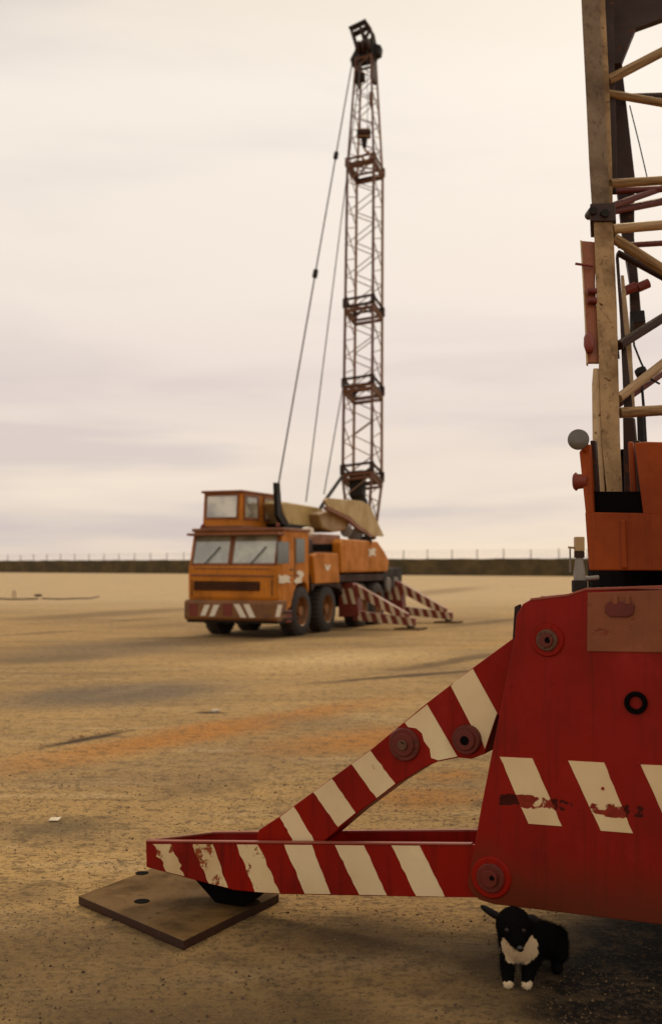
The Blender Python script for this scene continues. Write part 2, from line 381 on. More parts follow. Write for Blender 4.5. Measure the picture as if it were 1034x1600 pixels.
tag(pebbles('gravel', 2400, reg, simple('dark_grit', (.07, .042, .025), .95), .003, .010, 5), kind='stuff')
def regc(rnd):
    k = rnd.random(); d = crackB-crackA; return crackA.x+d.x*k+rnd.gauss(0, .035), crackA.y+d.y*k+rnd.gauss(.05, .035)
tag(pebbles('broken_crust', 260, regc, simple('broken_crust', (.30, .17, .07), .95), .012, .035, 6), kind='stuff')

# boundary wall far behind and the wire fence on its crest
m, t, b = newmat('dark_mossy_wall')
tc = nd(t, 'ShaderNodeTexCoord')
a1 = nd(t, 'ShaderNodeTexNoise', {'Vector': tc.outputs['Object'], 'Scale': .35, 'Detail': 8., 'Roughness': .65})
a2 = nd(t, 'ShaderNodeTexNoise', {'Vector': tc.outputs['Object'], 'Scale': 1.6, 'Detail': 5., 'Roughness': .7})
cc = mixc(t, rng(t, a1.outputs[0], .35, .68), (.058, .042, .015), (.12, .080, .028))
cc = mixc(t, rng(t, a2.outputs[0], .5, .75, 0, .4), cc, (.12, .085, .035))
t.links.new(cc, b.inputs['Base Color']); b.inputs['Roughness'].default_value = .95
t.links.new(nd(t, 'ShaderNodeBump', {'Height': a2.outputs[0], 'Strength': 1., 'Distance': .3}).outputs[0], b.inputs['Normal'])
M['wall'] = m
PL, PR = ground_at(30, 894.6), ground_at(800, 899.8)
wd = (PR-PL).normalized(); wn_ = Vector((wd.y, -wd.x, 0))
if wn_.y > 0: wn_ = -wn_
WH = 2.75
vs = []; fs = []; k = 0; L0, L1 = -260, 420
nseg = 420
for i in range(nseg+1):
    s = L0+(L1-L0)*i/nseg; p = PL+wd*s
    j = noise.noise(Vector((s*.25, 0, 0)))*.12 + noise.noise(Vector((s*1.1, 5, 0)))*.10
    jw = noise.noise(Vector((s*.5, 9, 0)))*.25
    for o_, z in ((wn_*(.55+jw), -.3), (wn_*(.32+jw*.8), WH*.45), (wn_*(.12+jw*.3), WH*.92+j), (wn_*-.05, WH+j), (wn_*-.75, WH+j*.8), (wn_*-1.4, -.3)):
        vs.append(p+o_+Vector((0, 0, z)))
for i in range(nseg):
    for q in range(5): fs.append((i*6+q, i*6+q+1, (i+1)*6+q+1, (i+1)*6+q))
w = mk('boundary_wall', vs, fs, M['wall'], smooth=False)
tag(w, 'long dark olive brown boundary wall running along the horizon', 'wall')
fence = empty('wire_fence', PL+Vector((0, 0, WH)))
tag(fence, 'thin wire fence on posts along the top of the far dark wall', 'fence')
FP = [PL+wd*(4.85*i)+wn_*-.4 for i in range(-10, 44)]
mfp = simple('weathered_fence_post', (.10, .075, .05), .9)
for p in FP:
    lean = random.uniform(-.06, .06)
    rod('post', p+Vector((0, 0, WH-.2)), p+wd*lean+Vector((0, 0, WH+random.uniform(1.35, 1.6))), .075, mfp, fence, 6)
for h in (.45, .9, 1.3):
    b_ = MB()
    for p, q in zip(FP[:-1], FP[1:]): b_.cyl(p+Vector((0, 0, WH+h)), q+Vector((0, 0, WH+h)), .018, 4, caps=False)
    b_.build('wire', mfp, fence)

# ================================================================ NEAR CRANE (right foreground)
K = 1.04
A0 = Vector((0, 4.978*K, 0))
sx = Vector((1, -.475, 0)).normalized()           # along the outrigger frame, towards the right
nn = Vector((.475, 1, 0)).normalized()            # away from the viewer: the crane's own length
ZU = Vector((0, 0, 1))
def PN(px, py, d=0): return hit(px, py, A0+nn*d, nn)
ncr = empty('truck_crane', (PN(900, 1442).x, PN(900, 1442).y, 0))
tag(ncr, 'near red and orange crane at the right edge with its big striped outrigger', 'crane')
def plate(name, pts, d, th, m, parent, bev=.003):
    return MB().prism([PN(x, y, d) for x, y in pts], nn*th).build(name, m, parent, bev=bev)
# box frame: front plate, rear plate, core and underside
zb = PN(900, 1428).z; zt = PN(950, 920).z
E = PN(1034, 1445); Lf = E+sx*1.55
def lvl(p, z): return Vector((p.x, p.y, z))
front = [PN(x, y) for x, y in [(816, 944), (826, 938), (838, 935), (886, 931), (912, 922)]]
front += [lvl(Lf, zt), lvl(Lf, zb)]
front += [PN(x, y) for x, y in [(1017, 1443), (770, 1413), (748, 1406), (736, 1396), (730, 1382), (751, 1262), (771, 1160), (790, 1062), (803, 1000), (806, 962)]]
boxp = MB().prism(front, nn*.03).build('outrigger_box', M['red_box'], ncr, bev=.004)
MB().prism([p+nn*.36 for p in front], nn*.03).build('outrigger_box', M['red'], ncr, bev=.004)
c0 = PN(846, 1440)
core = MB(); core.box(lvl(c0, zb+.015)+nn*.03, sx*((Lf-c0).length), nn*.33, ZU*(zt-zb-.05)); core.build('box_web', M['red'], ncr)
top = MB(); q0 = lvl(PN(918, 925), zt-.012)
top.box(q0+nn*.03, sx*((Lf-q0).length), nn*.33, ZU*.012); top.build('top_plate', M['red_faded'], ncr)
# top edge strip, its highlight painted in with a paler red
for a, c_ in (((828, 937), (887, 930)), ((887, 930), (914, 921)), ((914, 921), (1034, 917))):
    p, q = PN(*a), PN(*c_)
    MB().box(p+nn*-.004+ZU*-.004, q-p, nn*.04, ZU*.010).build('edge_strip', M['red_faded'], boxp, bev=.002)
# raised brown plate with a slotted handle at the upper right
rp = plate('cover_plate', [(917, 926), (1060, 921), (1060, 1020), (916, 1018)], -.006, .008, M['rustplate'], ncr)
plate('slot', [(945, 944), (952, 940), (984, 940), (990, 946), (988, 960), (980, 964), (952, 964), (944, 956)], -.016, .012, M['maroon'], rp)
for x in (956, 975): plate('lug', [(x, 931), (x+8, 931), (x+8, 944), (x, 944)], -.018, .012, M['rustplate'], rp)
# stripes
def stripes(parent, polys, d, mats, name='cream_stripe'):
    rj = random.Random(len(polys)*7+int(d*1e4))
    for i, poly in enumerate(polys):
        if len(poly) == 4 and not name.startswith('white'):
            q_ = []
            for (x0, y0), (x1, y1) in zip(poly, poly[1:]+poly[:1]):
                q_.append((x0, y0)); n_ = 9 if abs(y1-y0) > 30 else 2
                worn = mats[i % len(mats)].name.startswith('flaking')
                for k in range(1, n_): q_.append((x0+(x1-x0)*k/n_+(rj.gauss(0, 1.6 if worn else .5) if n_ > 2 else 0), y0+(y1-y0)*k/n_))
            poly = q_
        plate(name, poly, d, .0025, mats[i % len(mats)], parent, bev=0)
stripes(boxp, [[(780, 1182.6), (831, 1185), (877, 1291), (825, 1287)], [(887, 1188.5), (943, 1191.7), (988, 1302), (938, 1298)], [(1000, 1194.6), (1056, 1197), (1101, 1309), (1050, 1305)]], -.0025, [M['cream_box']])
# round fittings on the front plate
def boss(px, py, d, rings, parent, name='pin_boss'):
    """rings: (radius px, height m, material)"""
    p0 = PN(px, py, d); sc = (p0-EYE).length/1750
    h = 0; first = None
    for r, hh, mm in rings:
        b_ = MB().cyl(p0-nn*h, p0-nn*(h+hh), r*sc, 28, r*sc*.93)
        o = b_.build(name if first is None else 'pin_head', mm, parent if first is None else first, bev=.002)
        first = first or o; h += hh
    return first
bs = boss(855, 1000, 0, [(26, .012, M['red']), (17, .010, M['pinsteel']), (11, .012, M['maroon'])], ncr)
for i in range(6):
    a = i*math.pi/3; p0 = PN(855+13.5*math.cos(a), 1000+13.5*math.sin(a), -.022)
    MB().cyl(p0, p0-nn*.008, .006, 6).build('bolt', M['pinsteel'], bs)
MB().cyl(PN(855, 1000, -.033), PN(855, 1000, -.036), .013, 12).build('grease_hole', M['blackhole'], bs)
bs = boss(767, 1371, 0, [(31, .010, M['red']), (22, .010, M['maroon']), (13, .014, M['maroon'])], ncr)
MB().cyl(PN(768, 1372, -.034), PN(768, 1372, -.037), .011, 12).build('grease_hole', M['blackhole'], bs)
p0 = PN(993, 1098, -.002)
ring = MB().lathe(p0, -nn, [(0, .046), (.012, .046), (.016, .042), (.016, .030), (.010, .026), (0, .026), (0, .046)], 32).build('rubber_ring', M['blackhole'], ncr, smooth=False)
for (x, y) in ((862, 1068), (796, 1071), (997, 1192), (941, 1232)): MB().cyl(PN(x, y, 0), PN(x, y, -.006), .007, 8).build('rivet', M['red'], ncr)
# small brackets on the box's upper left edge
plate('bracket', [(803, 948), (811, 944), (812, 958), (807, 1000), (800, 998)], .05, .03, M['darkbrown'], ncr)
# ---- lower outrigger beam: open-topped channel
BT = .30
bf = [(228, 1315), (735, 1320), (800, 1320), (800, 1403), (690, 1402), (430, 1397), (366, 1391), (300, 1374), (229, 1355)]
beam = plate('outrigger_beam', bf, .034, .018, M['red'], ncr, bev=.003)
rear_pts = [PN(x, y, .034) for x, y in bf]
rr_ = [p+nn*BT for p in rear_pts]
rr_[0] = rr_[0]+sx*.20; rr_[-1] = rr_[-1]+sx*.20
MB().prism(rr_, nn*-.018).build('rear_flange', M['red'], beam)
# end plate, floor plate
e0, e1 = PN(228, 1315, .034), PN(229, 1355, .034)
MB().prism([e0+nn*.018, e1+nn*.018, rr_[-1]-nn*.018, rr_[0]-nn*.018], sx*.014).build('end_plate', M['red'], beam)
fb = MB()
bot = [PN(229, 1352, .052), PN(300, 1371, .052), PN(366, 1388, .052), PN(430, 1394, .052), PN(800, 1400, .052)]
bo2 = [p+nn*(BT-.036) for p in bot]; bo2[0] = bo2[0]+sx*.20
for i in range(4): fb.prism([bot[i], bot[i+1], bo2[i+1], bo2[i]], ZU*.012)
fb.build('floor_plate', M['red'], beam)
# lips on both flanges, their highlight painted in with a paler red
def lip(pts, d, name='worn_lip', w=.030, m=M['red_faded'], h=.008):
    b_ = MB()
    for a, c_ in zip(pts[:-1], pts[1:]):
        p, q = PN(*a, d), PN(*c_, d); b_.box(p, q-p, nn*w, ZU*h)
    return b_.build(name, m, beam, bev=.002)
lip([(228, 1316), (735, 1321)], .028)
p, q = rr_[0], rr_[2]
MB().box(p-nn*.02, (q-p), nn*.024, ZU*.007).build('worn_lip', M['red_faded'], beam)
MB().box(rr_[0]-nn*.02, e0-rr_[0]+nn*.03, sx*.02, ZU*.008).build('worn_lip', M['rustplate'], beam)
stripes(beam, [[(239, 1319), (267, 1319), (288, 1369), (260, 1362)], [(300, 1319), (332, 1319), (356, 1387), (326, 1380)]], .0315, [M['cream_worn']])
stripes(beam, [[(370, 1319.5), (402, 1319.8), (437, 1396), (398, 1393.5)], [(444, 1320), (487, 1320.3), (516, 1397), (476, 1396.5)], [(523, 1320.5), (568, 1321), (604, 1399), (561, 1398)], [(611, 1321), (655, 1321.4), (694, 1401), (650, 1400)]], .0315, [M['cream_worn'], M['cream'], M['cream'], M['cream']])
# jack foot on the pad, blackened and wedged to stand for the beam's shade
fz = .05
fo_ = nn*.06
ff = [PN(x, y, .05)+fo_+ZU*.03 for x, y in ((272, 1364), (300, 1373), (366, 1389), (415, 1394))]
foot_pts = [lvl(ff[0]+sx*.20, fz), ff[0], ff[1], ff[2], ff[3], lvl(ff[3]-sx*.16, fz)]
MB().prism(foot_pts, nn*(BT-.14)).build('jack_foot', M['blackhole'], ncr, bev=.004)
# ---- diagonal arm
arm = plate('diagonal_arm', [(404, 1297), (436, 1276), (582, 1169), (667, 1098), (740, 1042), (800, 998), (880, 1000), (880, 1110), (775, 1118), (757, 1178), (736, 1186), (716, 1184), (684, 1190), (662, 1199), (617, 1227), (555, 1273), (500, 1320), (400, 1320)], .075, .16, M['red'], ncr, bev=.004)
stripes(arm, [[(437, 1277), (458.5, 1260.5), (494, 1319), (461, 1319)], [(489, 1238), (518, 1217), (555, 1270), (528, 1292)], [(549, 1194), (578, 1173), (617, 1224.5), (588, 1247)],
              [(632, 1129), (667, 1101), (714, 1182), (684, 1188), (673, 1184), (671, 1170), (662, 1158), (659, 1146), (650, 1138), (637, 1136)],
              [(704, 1072), (709, 1066), (738, 1045), (776, 1114), (757, 1170), (750, 1150), (738, 1138)]], .0725, [M['cream']])
bs = boss(632, 1163, .075, [(26, .014, M['maroon']), (18, .010, M['maroon']), (8, .012, M['pinsteel'])], ncr)
bs = boss(730, 1155, .075, [(23, .030, M['maroon']), (16, .012, M['maroon']), (7, .006, M['blackhole'])], ncr)
# ---- chassis behind the frame, tyres
ch = MB(); o0 = lvl(PN(905, 1440), zb+.22)+nn*.39
ch.box(o0, sx*1.5, nn*9.5, ZU*.95); ch.build('chassis', M['dark'], ncr)
dk = MB(); dk.box(lvl(o0, zt-.10)-sx*.22, sx*2.3, nn*9.5, ZU*.03); dk.build('deck_plate', M['red_faded'], ncr, bev=.004)
def wheel(c, ax, r, wdt, parent, tyre=M['rubber'], rim=M['orange']):
    ax = Vector(ax).normalized()
    tb = MB().lathe(c, ax, [(-wdt*.5, r*.60), (-wdt*.5, r*.86), (-wdt*.40, r*.97), (-wdt*.2, r), (wdt*.2, r), (wdt*.40, r*.97), (wdt*.5, r*.86), (wdt*.5, r*.60)], 36)
    w_ = tb.build('wheel', tyre, parent, smooth=True)
    tr = MB()
    x = ax.orthogonal().normalized(); y = ax.cross(x)
    for i in range(30):
        a = i*2*math.pi/30; rd = x*math.cos(a)+y*math.sin(a); tn = ax.cross(rd)
        for sgn in (-1, 1):
            tr.box(c+rd*r*.975+ax*sgn*wdt*.05-tn*.03, tn*.055, ax*sgn*wdt*.36, rd*r*.045)
    tag(tr.build('tread_block', M['rubber_dusty'], w_), kind='stuff')
    rb = MB().lathe(c, ax, [(-wdt*.5, r*.60), (-wdt*.42, r*.56), (-wdt*.1, r*.50), (wdt*.0, r*.20), (wdt*.20, r*.20), (wdt*.20, .001)], 28)
    rb.lathe(c, ax, [(wdt*.5, r*.60), (wdt*.42, r*.56), (wdt*.1, r*.50), (wdt*.06, r*.22), (wdt*.42, r*.20), (wdt*.42, .001)], 28)
    rb.build('rim', rim, w_, smooth=False)
    for i in range(10):
        a = i*2*math.pi/10; rd = x*math.cos(a)+y*math.sin(a)
        for sgn in (-1, 1): MB().cyl(c+rd*r*.34+ax*sgn*wdt*.06, c+rd*r*.34+ax*sgn*wdt*.16, r*.035, 6).build('wheel_nut', M['dark'], w_)
    return w_
for dd in (1.9, 3.5):
    for ss in (.02, 1.75): wheel(lvl(o0, .55)+nn*dd+sx*ss, sx, .55, .36, ncr)
# ---- turntable and superstructure
tcn = lvl(o0, 0)+nn*1.6+sx*.78
MB().cyl(lvl(tcn, zt-.07)-sx*.15, lvl(tcn, zt+.11)-sx*.15, 1.0, 48).build('turntable_ring', M['blackhole'], ncr, smooth=False)
SY = 5.85
def PS(px, py, d=0): return hit(px, py, Vector((0, SY, 0))+nn*d, nn)
def splate(name, pts, d, th, m, parent, bev=.006): return MB().prism([PS(x, y, d) for x, y in pts], nn*th).build(name, m, parent, bev=bev)
lower = splate('slewing_frame', [(913, 800), (1240, 806), (1240, 893), (919, 891)], 0, .9, M['orange'], ncr)
splate('cheek_plate', [(904, 706), (914, 694), (921, 694), (927, 802), (914, 802)], 0, .10, M['orange'], ncr)
splate('cheek_plate', [(990, 692), (1006, 690), (1240, 694), (1240, 808), (1004, 804)], 0, .70, M['orange'], ncr)
splate('foot_recess', [(922, 768), (1003, 768), (1006, 806), (926, 804)], .03, .05, M['blackhole'], ncr, bev=0)  # black sheet painting the recess's deep shade
splate('recess_back', [(922, 706), (992, 700), (1010, 812), (918, 812)], 1.15, .05, M['blackhole'], ncr, bev=0)  # black backing, the shade behind the boom foot painted in
for x0 in (921, 990): splate('foot_bracket', [(x0, 688), (x0+8, 688), (x0+13, 772), (x0+5, 772)], .04, .05, M['darkbrown'] if x0 < 950 else M['darkbrown'], ncr)
# rust run on the lower frame and its bolted rib
splate('rib', [(968, 812), (976, 812), (979, 888), (970, 888)], -.012, .014, M['orange'], ncr)
splate('side_member', [(972, 652), (989, 652), (1000, 770), (974, 770)], .45, .05, M['darkbrown'], ncr)
splate('side_member', [(980, 690), (988, 690), (994, 775), (984, 775)], .12, .03, M['orange'], ncr)
# round mirror, knob, marker lamp
mc = PS(903, 687, -.06)
mo = MB().lathe(mc, Vector((-.25, -1, .1)), [(-.02, .001), (-.018, .03), (-.006, .047), (.004, .050), (.008, .047), (.006, .001)], 28).build('round_mirror', M['mirror'], ncr, smooth=True)
rod('mirror_stalk', mc+Vector((.03, .03, -.03)), PS(916, 712, .02), .008, M['orange'], mo)
kb = MB().lathe(PS(914, 752, .02), -sx, [(-.01, .032), (.035, .036), (.045, .045), (.055, .036), (.058, .001)], 20).build('knob', M['dullred'], ncr, smooth=True)
lc = PS(905, 925, -.55)
lh = lc.z; u_ = (lc-EYE).length/1750
fit = MB().cyl(lc, lc+ZU*18*u_, 12*u_, 18).build('work_lamp', M['dark'], ncr, bev=.003)
MB().lathe(lc, ZU, [(18*u_, 9*u_), (30*u_, 9*u_), (48*u_, 6*u_), (52*u_, 6*u_)], 18).build('lamp_body', M['grey'], fit, smooth=True)
MB().cyl(lc+ZU*52*u_, lc+ZU*62*u_, 8*u_, 16).build('lamp_collar', M['darkbrown'], fit)
MB().box(lc+ZU*62*u_-Vector((7*u_, 7*u_, 0)), (14*u_, 0, 0), (0, 14*u_, 0), (0, 0, 22*u_)).build('lamp_cap', M['tan_light'], fit, bev=.004)
rod('lamp_bracket', lc+ZU*68*u_-Vector((17*u_, 0, 0)), lc+ZU*66*u_+Vector((6*u_, 0, 0)), 1.6*u_, M['tan_light'], fit)
rod('lamp_bracket', lc+ZU*66*u_-Vector((14*u_, 0, 0)), lc+ZU*30*u_-Vector((14*u_, 0, 0)), 1.3*u_, M['grey'], fit)
rod('lamp_bracket', lc+ZU*20*u_+Vector((6*u_, 0, 0)), lc+ZU*22*u_+Vector((30*u_, .02, 0)), 3.5*u_, M['grey'], fit)
# ---- the boom: big tan left chord, dark chord behind it, lacing tubes to the right
def chord_y(py): return 5.80+(760-py)/760*1.65          # leans away from the viewer as it climbs
def PB(px, py, d=0): return atY(px, py, chord_y(py)+d)
def strip(name, left, right, th, m, parent, d=0, bev=.006):
    """a bar with its own left and right edge lines (pixels measured at the boom's depth) and real depth th"""
    fl = [PB(x, y, d) for x, y in left]; fr = [PB(x, y, d) for x, y in right]; n = len(fl)
    b_ = MB(); T = Vector((.25, 1, -.2)).normalized()*th; v = []
    for a, c_ in zip(fl, fr): v += [a, c_, c_+T, a+T]
    f = []
    for i in range(n-1):
        for q in range(4): f.append((i*4+q, i*4+(q+1) % 4, (i+1)*4+(q+1) % 4, (i+1)*4+q))
    f += [(3, 2, 1, 0), (n*4-4, n*4-3, n*4-2, n*4-1)]
    return b_.add(v, f).build(name, m, parent, bev=bev)
chl = strip('boom_chord', [(948, 775), (939, 690), (936, 600), (931, 480), (927, 345)], [(972, 775), (968, 690), (966, 600), (963, 480), (957, 345)], .16, M['tan'], ncr)
strip('chord_flange', [(936, 772), (925, 690), (924, 600), (926, 575)], [(945, 772), (940, 690), (937, 600), (936, 575)], .12, M['tan_light'], chl, d=.02)
chu = strip('boom_chord', [(925, 335), (919, 240), (914, 130), (908, 10), (905, -60)], [(952, 335), (948, 240), (943, 130), (936, 10), (933, -60)], .15, M['tan_dark'], ncr)
strip('chord_flange', [(951, 335), (947, 240), (942, 130), (935, 10), (932, -60)], [(957, 335), (955, 240), (951, 130), (945, 10), (942, -60)], .03, M['tan'], chu, d=.05, bev=.002)
strip('chord_web', [(950, 300), (946, 240), (942, 130), (936, 10), (933, -60)], [(962, 300), (963, 240), (960, 130), (958, 10), (955, -60)], .03, M['darkbrown'], chu, d=.12, bev=.002)
# joint collar with lugs and pins
jc = strip('joint_collar', [(921, 345), (921, 318)], [(962, 345), (960, 316)], .22, M['darkbrown'], ncr, d=-.02)
for x, y in ((926, 328), (945, 332)):
    p = PB(x, y, -.05); MB().cyl(p, p+Vector((0, .12, 0)), .026, 14).build('joint_pin', M['dark'], jc, bev=.003)
MB().cyl(PB(921, 332, .04), PB(930, 332, .04), .035, 14).build('joint_pin', M['dark'], jc, bev=.003)
# dark inner chord / backstop hanging free at its lower end
bst = strip('backstop_strut', [(940, -60), (940, 5), (950, 120), (957, 240), (972, 370), (982, 430), (984, 490)], [(962, -60), (964, 5), (973, 120), (991, 275), (990, 370), (996, 430), (1001, 490)], .12, M['darkbrown'], ncr, d=.42)
strip('strut_shoe', [(983, 486), (984, 505)], [(1006, 484), (1008, 503)], .16, M['dark'], bst, d=.40)
strip('gusset', [(940, -60), (943, 10), (948, 60), (955, 100)], [(1060, -50), (1045, 25), (992, 44), (970, 98)], .05, M['darkbrown'], ncr, d=.30)
# lacing tubes
def lace(a, c_, r, m, d0=.05, d1=.5):
    p = PB(*a, d0); q = PB(*c_, d1); q = p+(q-p)*1.9
    return rod('lacing_tube', p, q, r, m, ncr, 12)
lace((948, 126), (1017, 90), .033, M['tan'], .1, .16)
lace((948, 146), (1017, 158), .027, M['tan'], .1, .2)
lace((955, 152), (1017, 150), .022, M['darkbrown'], .3, .5)
lace((953, 287), (1017, 283), .028, M['tan'], .05, .1)
lace((953, 299), (1017, 296), .022, M['maroon'], .3, .4)
lace((955, 322), (1017, 300), .022, M['maroon'], .2, .4)
lace((955, 330), (1017, 318), .026, M['maroon'], .3, .5)
lace((957, 358), (1017, 353), .030, M['tan_light'], .02, .04)
lace((966, 384), (1017, 381), .018, M['maroon'], .3, .36)
lace((958, 372), (1017, 410), .032, M['tan'], .02, .12)
lace((964, 395), (1017, 424), .020, M['darkbrown'], .2, .3)
lace((966, 540), (1017, 508), .028, M['darkbrown'], .05, .2)
lace((966, 622), (1017, 582), .026, M['tan_light'], .03, .1)
lace((966, 632), (1017, 596), .018, M['maroon'], .2, .3)
lace((968, 645), (1017, 642), .030, M['tan'], .03, .06)
strip('guide_bar', [(961, 400), (968, 500), (974, 640), (974, 765)], [(966, 400), (973, 500), (988, 640), (990, 765)], .03, M['darkbrown'], ncr, d=.12, bev=.002)
strip('guide_bar', [(969, 430), (974, 540), (980, 650)], [(974, 430), (986, 540), (992, 650)], .03, M['tan_light'], ncr, d=.2, bev=.002)
strip('guide_bar', [(994, 640), (996, 700)], [(1008, 640), (1010, 700)], .05, M['dark'], ncr, d=.35, bev=.002)
for x, y in ((980, 455), (1000, 450)):
    p = PB(x, y, .36); MB().cyl(p-Vector((.02, 0, 0)), p+Vector((.05, 0, .03)), .03, 12).build('clamp', M['dullred'], bst)
p = PB(999, 578, .2); MB().cyl(p, p+Vector((.03, .03, -.04)), .035, 8).build('clamp', M['dark'], ncr)
# thin ropes
for pts, r in (([(983, 165), (998, 225), (1012, 285)], .004), ([(986, 500), (990, 540), (1000, 565), (1012, 590), (1030, 600)], .006), ([(1001, 590), (1005, 640), (1008, 690)], .008), ([(956, 420), (962, 520), (966, 560)], .006)):
    MB().tube([PB(x, y, .25) for x, y in pts], r, 6).build('cable', M['dark'], ncr)
# side panel bolted left of the chord, with clevis and red hook
sp_ = strip('side_panel', [(907, 376), (911, 440), (914, 500), (917, 566)], [(930, 378), (929, 440), (932, 500), (936, 566)], .03, M['rustplate'], ncr, d=.03, bev=.003)
strip('panel_rim', [(905.5, 375), (909.5, 440), (912.5, 500), (915, 567)], [(908, 375), (912, 440), (915, 500), (918, 567)], .05, M['tan_light'], sp_, d=.02, bev=.002)
rod('latch_rod', PB(898, 412, 0), PB(926, 416, 0), .008, M['dullred'], sp_)
for y in (455, 470): MB().cyl(PB(918, y, .0), PB(931, y, .0), .018, 12).build('clevis', M['maroon'], sp_, bev=.002)
MB().lathe(PB(920, 550, 0), PB(918, 508, 0)-PB(920, 550, 0), [(0, .001), (.004, .020), (.05, .030), (.10, .028), (.14, .014), (.15, .001)], 16).build('red_hook', M['dullred'], sp_, smooth=True)

# ================================================================ STEEL PAD
zp = .045
pc = [ground_at(x, y, zp) for x, y in ((123, 1400), (287, 1470), (436, 1397), (262, 1352))]
b4 = pc[0]+(pc[2]-pc[1]); pc[3] = b4
pad = mk('outrigger_pad', [p for p in pc]+[Vector((p.x, p.y, .004)) for p in pc], [(0, 1, 2, 3), (7, 6, 5, 4)]+[(i, (i+1) % 4, (i+1) % 4+4, i+4) for i in range(4)], M['plate'], bev=.003)
# bring the origin to the pad's own base
cpad = sum(pc, Vector())/4; cpad.z = 0
for v in pad.data.vertices: v.co -= cpad
pad.location = cpad
pad.data.materials.append(M['plate_edge'])
for p in pad.data.polygons:
    if abs(p.normal.z) < .5: p.material_index = 1
tag(pad, 'square brown steel plate with a round hole lying under the near outrigger foot', 'steel plate')
def phole(px, py, r):
    p = ground_at(px, py, zp+.0015)
    MB().cyl(p, p+Vector((0, 0, .001)), r, 24).build('hole', M['blackhole'], pad)
phole(222, 1408, .038)
phole(222, 1364, .036)

# ================================================================ SMALL THINGS ON THE GROUND
p = ground_at(86, 1283); z = .012
b_ = MB().add([(p.x-.035, p.y-.03, z), (p.x+.03, p.y-.035, z), (p.x+.04, p.y+.02, z+.012), (p.x-.03, p.y+.03, z+.006), (p.x, p.y, z+.014)], [(0, 1, 4), (1, 2, 4), (2, 3, 4), (3, 0, 4)])
o = b_.build('paper_scrap', M['paper']); so = o.modifiers.new('thickness', 'SOLIDIFY'); so.thickness = .002
tag(o, 'small pale scrap of paper lying on the gritty ground at the left', 'litter')
def stone(p, s, label, m, name='stone'):
    bm = bmesh.new(); bmesh.ops.create_icosphere(bm, subdivisions=2, radius=1)
    for v in bm.verts: v.co *= 1+.35*noise.noise(v.co*1.3+Vector(p))
    me = bpy.data.meshes.new(name); bm.to_mesh(me); bm.free(); me.materials.append(m)
    o = link(name, me, None); o.location = (p.x, p.y, gz(p.x, p.y)+s*.3); o.scale = (s*1.3, s, s*.6); o['label'] = label; o['category'] = 'stone'; return o
stone(ground_at(336, 1112), .045, 'pale stone in the small dark hollow in the middle of the yard', M['stone'])
stone(ground_at(60, 932, 0), .16, 'dark lump lying on the bent rod at the far left of the yard', M['darkbrown'])
a = ground_at(-20, 934, .1); c_ = ground_at(60, 935.5, .1)
pts = [a, a*.5+c_*.5-Vector((0, 0, .05)), c_]
rodt = empty('metal_pipe', Vector((c_.x, c_.y, 0)))
tag(rodt, 'dark rusty pipe with an upright loop lying on the ground at the far left', 'pipe')
MB().tube(pts, .035, 8).build('pipe_length', M['darkbrown'], rodt)
lp = ground_at(21, 934, .02); MB().tube([lp, lp+Vector((-.02, 0, .28)), lp+Vector((.05, 0, .36)), lp+Vector((.12, 0, .26)), lp+Vector((.12, 0, .0))], .022, 8).build('loop', M['darkbrown'], rodt)
pts = [ground_at(x, y, .03) for x, y in ((66, 935), (95, 936), (120, 935), (140, 935), (155, 932))]
o = MB().tube(pts, .03, 6).build('cable', M['darkbrown']); tag(o, 'dark cable trailing to the right from the pipe at the far left', 'cable')

# ================================================================ DOG under the frame
dp = ground_at(808, 1546)
DX = Vector((1, 0, 0)); S_ = 1.0
jn = {  # name: (x, y, z, radius)
 'pelvis': (.12, .25, .11, .080), 'belly': (.09, .17, .135, .080), 'ribs': (.045, .10, .15, .080), 'chest': (.012, .035, .150, .068), 'neck': (-.006, .020, .205, .062), 'skull': (-.018, -.022, .262, .074), 'brow': (-.014, -.058, .245, .060), 'muz': (-.004, -.095, .208, .034), 'nose': (.002, -.120, .195, .022),
 'shL': (-.030, .045, .12, .040), 'elL': (-.036, .050, .080, .032), 'wrL': (-.034, .018, .045, .026), 'paL': (-.034, -.004, .022, .022), 'toL': (-.036, -.026, .016, .016),
 'shR': (.050, .045, .12, .040), 'elR': (.052, .050, .080, .034), 'wrR': (.040, .020, .045, .026), 'paR': (.034, -.002, .022, .022), 'toR': (.030, -.024, .016, .016),
 'hiL': (.09, .25, .10, .055), 'knL': (.075, .17, .075, .042), 'hoL': (.08, .25, .035, .026), 'hpL': (.075, .17, .022, .020),
 'hiR': (.17, .24, .10, .055), 'knR': (.165, .16, .075, .045), 'hoR': (.17, .24, .035, .026), 'hpR': (.155, .14, .022, .022),
 'ta1': (.14, .34, .07, .022), 'ta2': (.15, .41, .035, .016), 'ta3': (.12, .47, .022, .011)}
ed = [('pelvis', 'belly'), ('belly', 'ribs'), ('ribs', 'chest'), ('chest', 'neck'), ('neck', 'skull'), ('skull', 'brow'), ('brow', 'muz'), ('muz', 'nose'),
 ('chest', 'shL'), ('shL', 'elL'), ('elL', 'wrL'), ('wrL', 'paL'), ('paL', 'toL'), ('chest', 'shR'), ('shR', 'elR'), ('elR', 'wrR'), ('wrR', 'paR'), ('paR', 'toR'),
 ('pelvis', 'hiL'), ('hiL', 'knL'), ('knL', 'hoL'), ('hoL', 'hpL'), ('pelvis', 'hiR'), ('hiR', 'knR'), ('knR', 'hoR'), ('hoR', 'hpR'), ('pelvis', 'ta1'), ('ta1', 'ta2'), ('ta2', 'ta3')]
names = list(jn)
me = bpy.data.meshes.new('dog_body'); me.from_pydata([jn[k][:3] for k in names], [(names.index(a), names.index(b)) for a, b in ed], [])
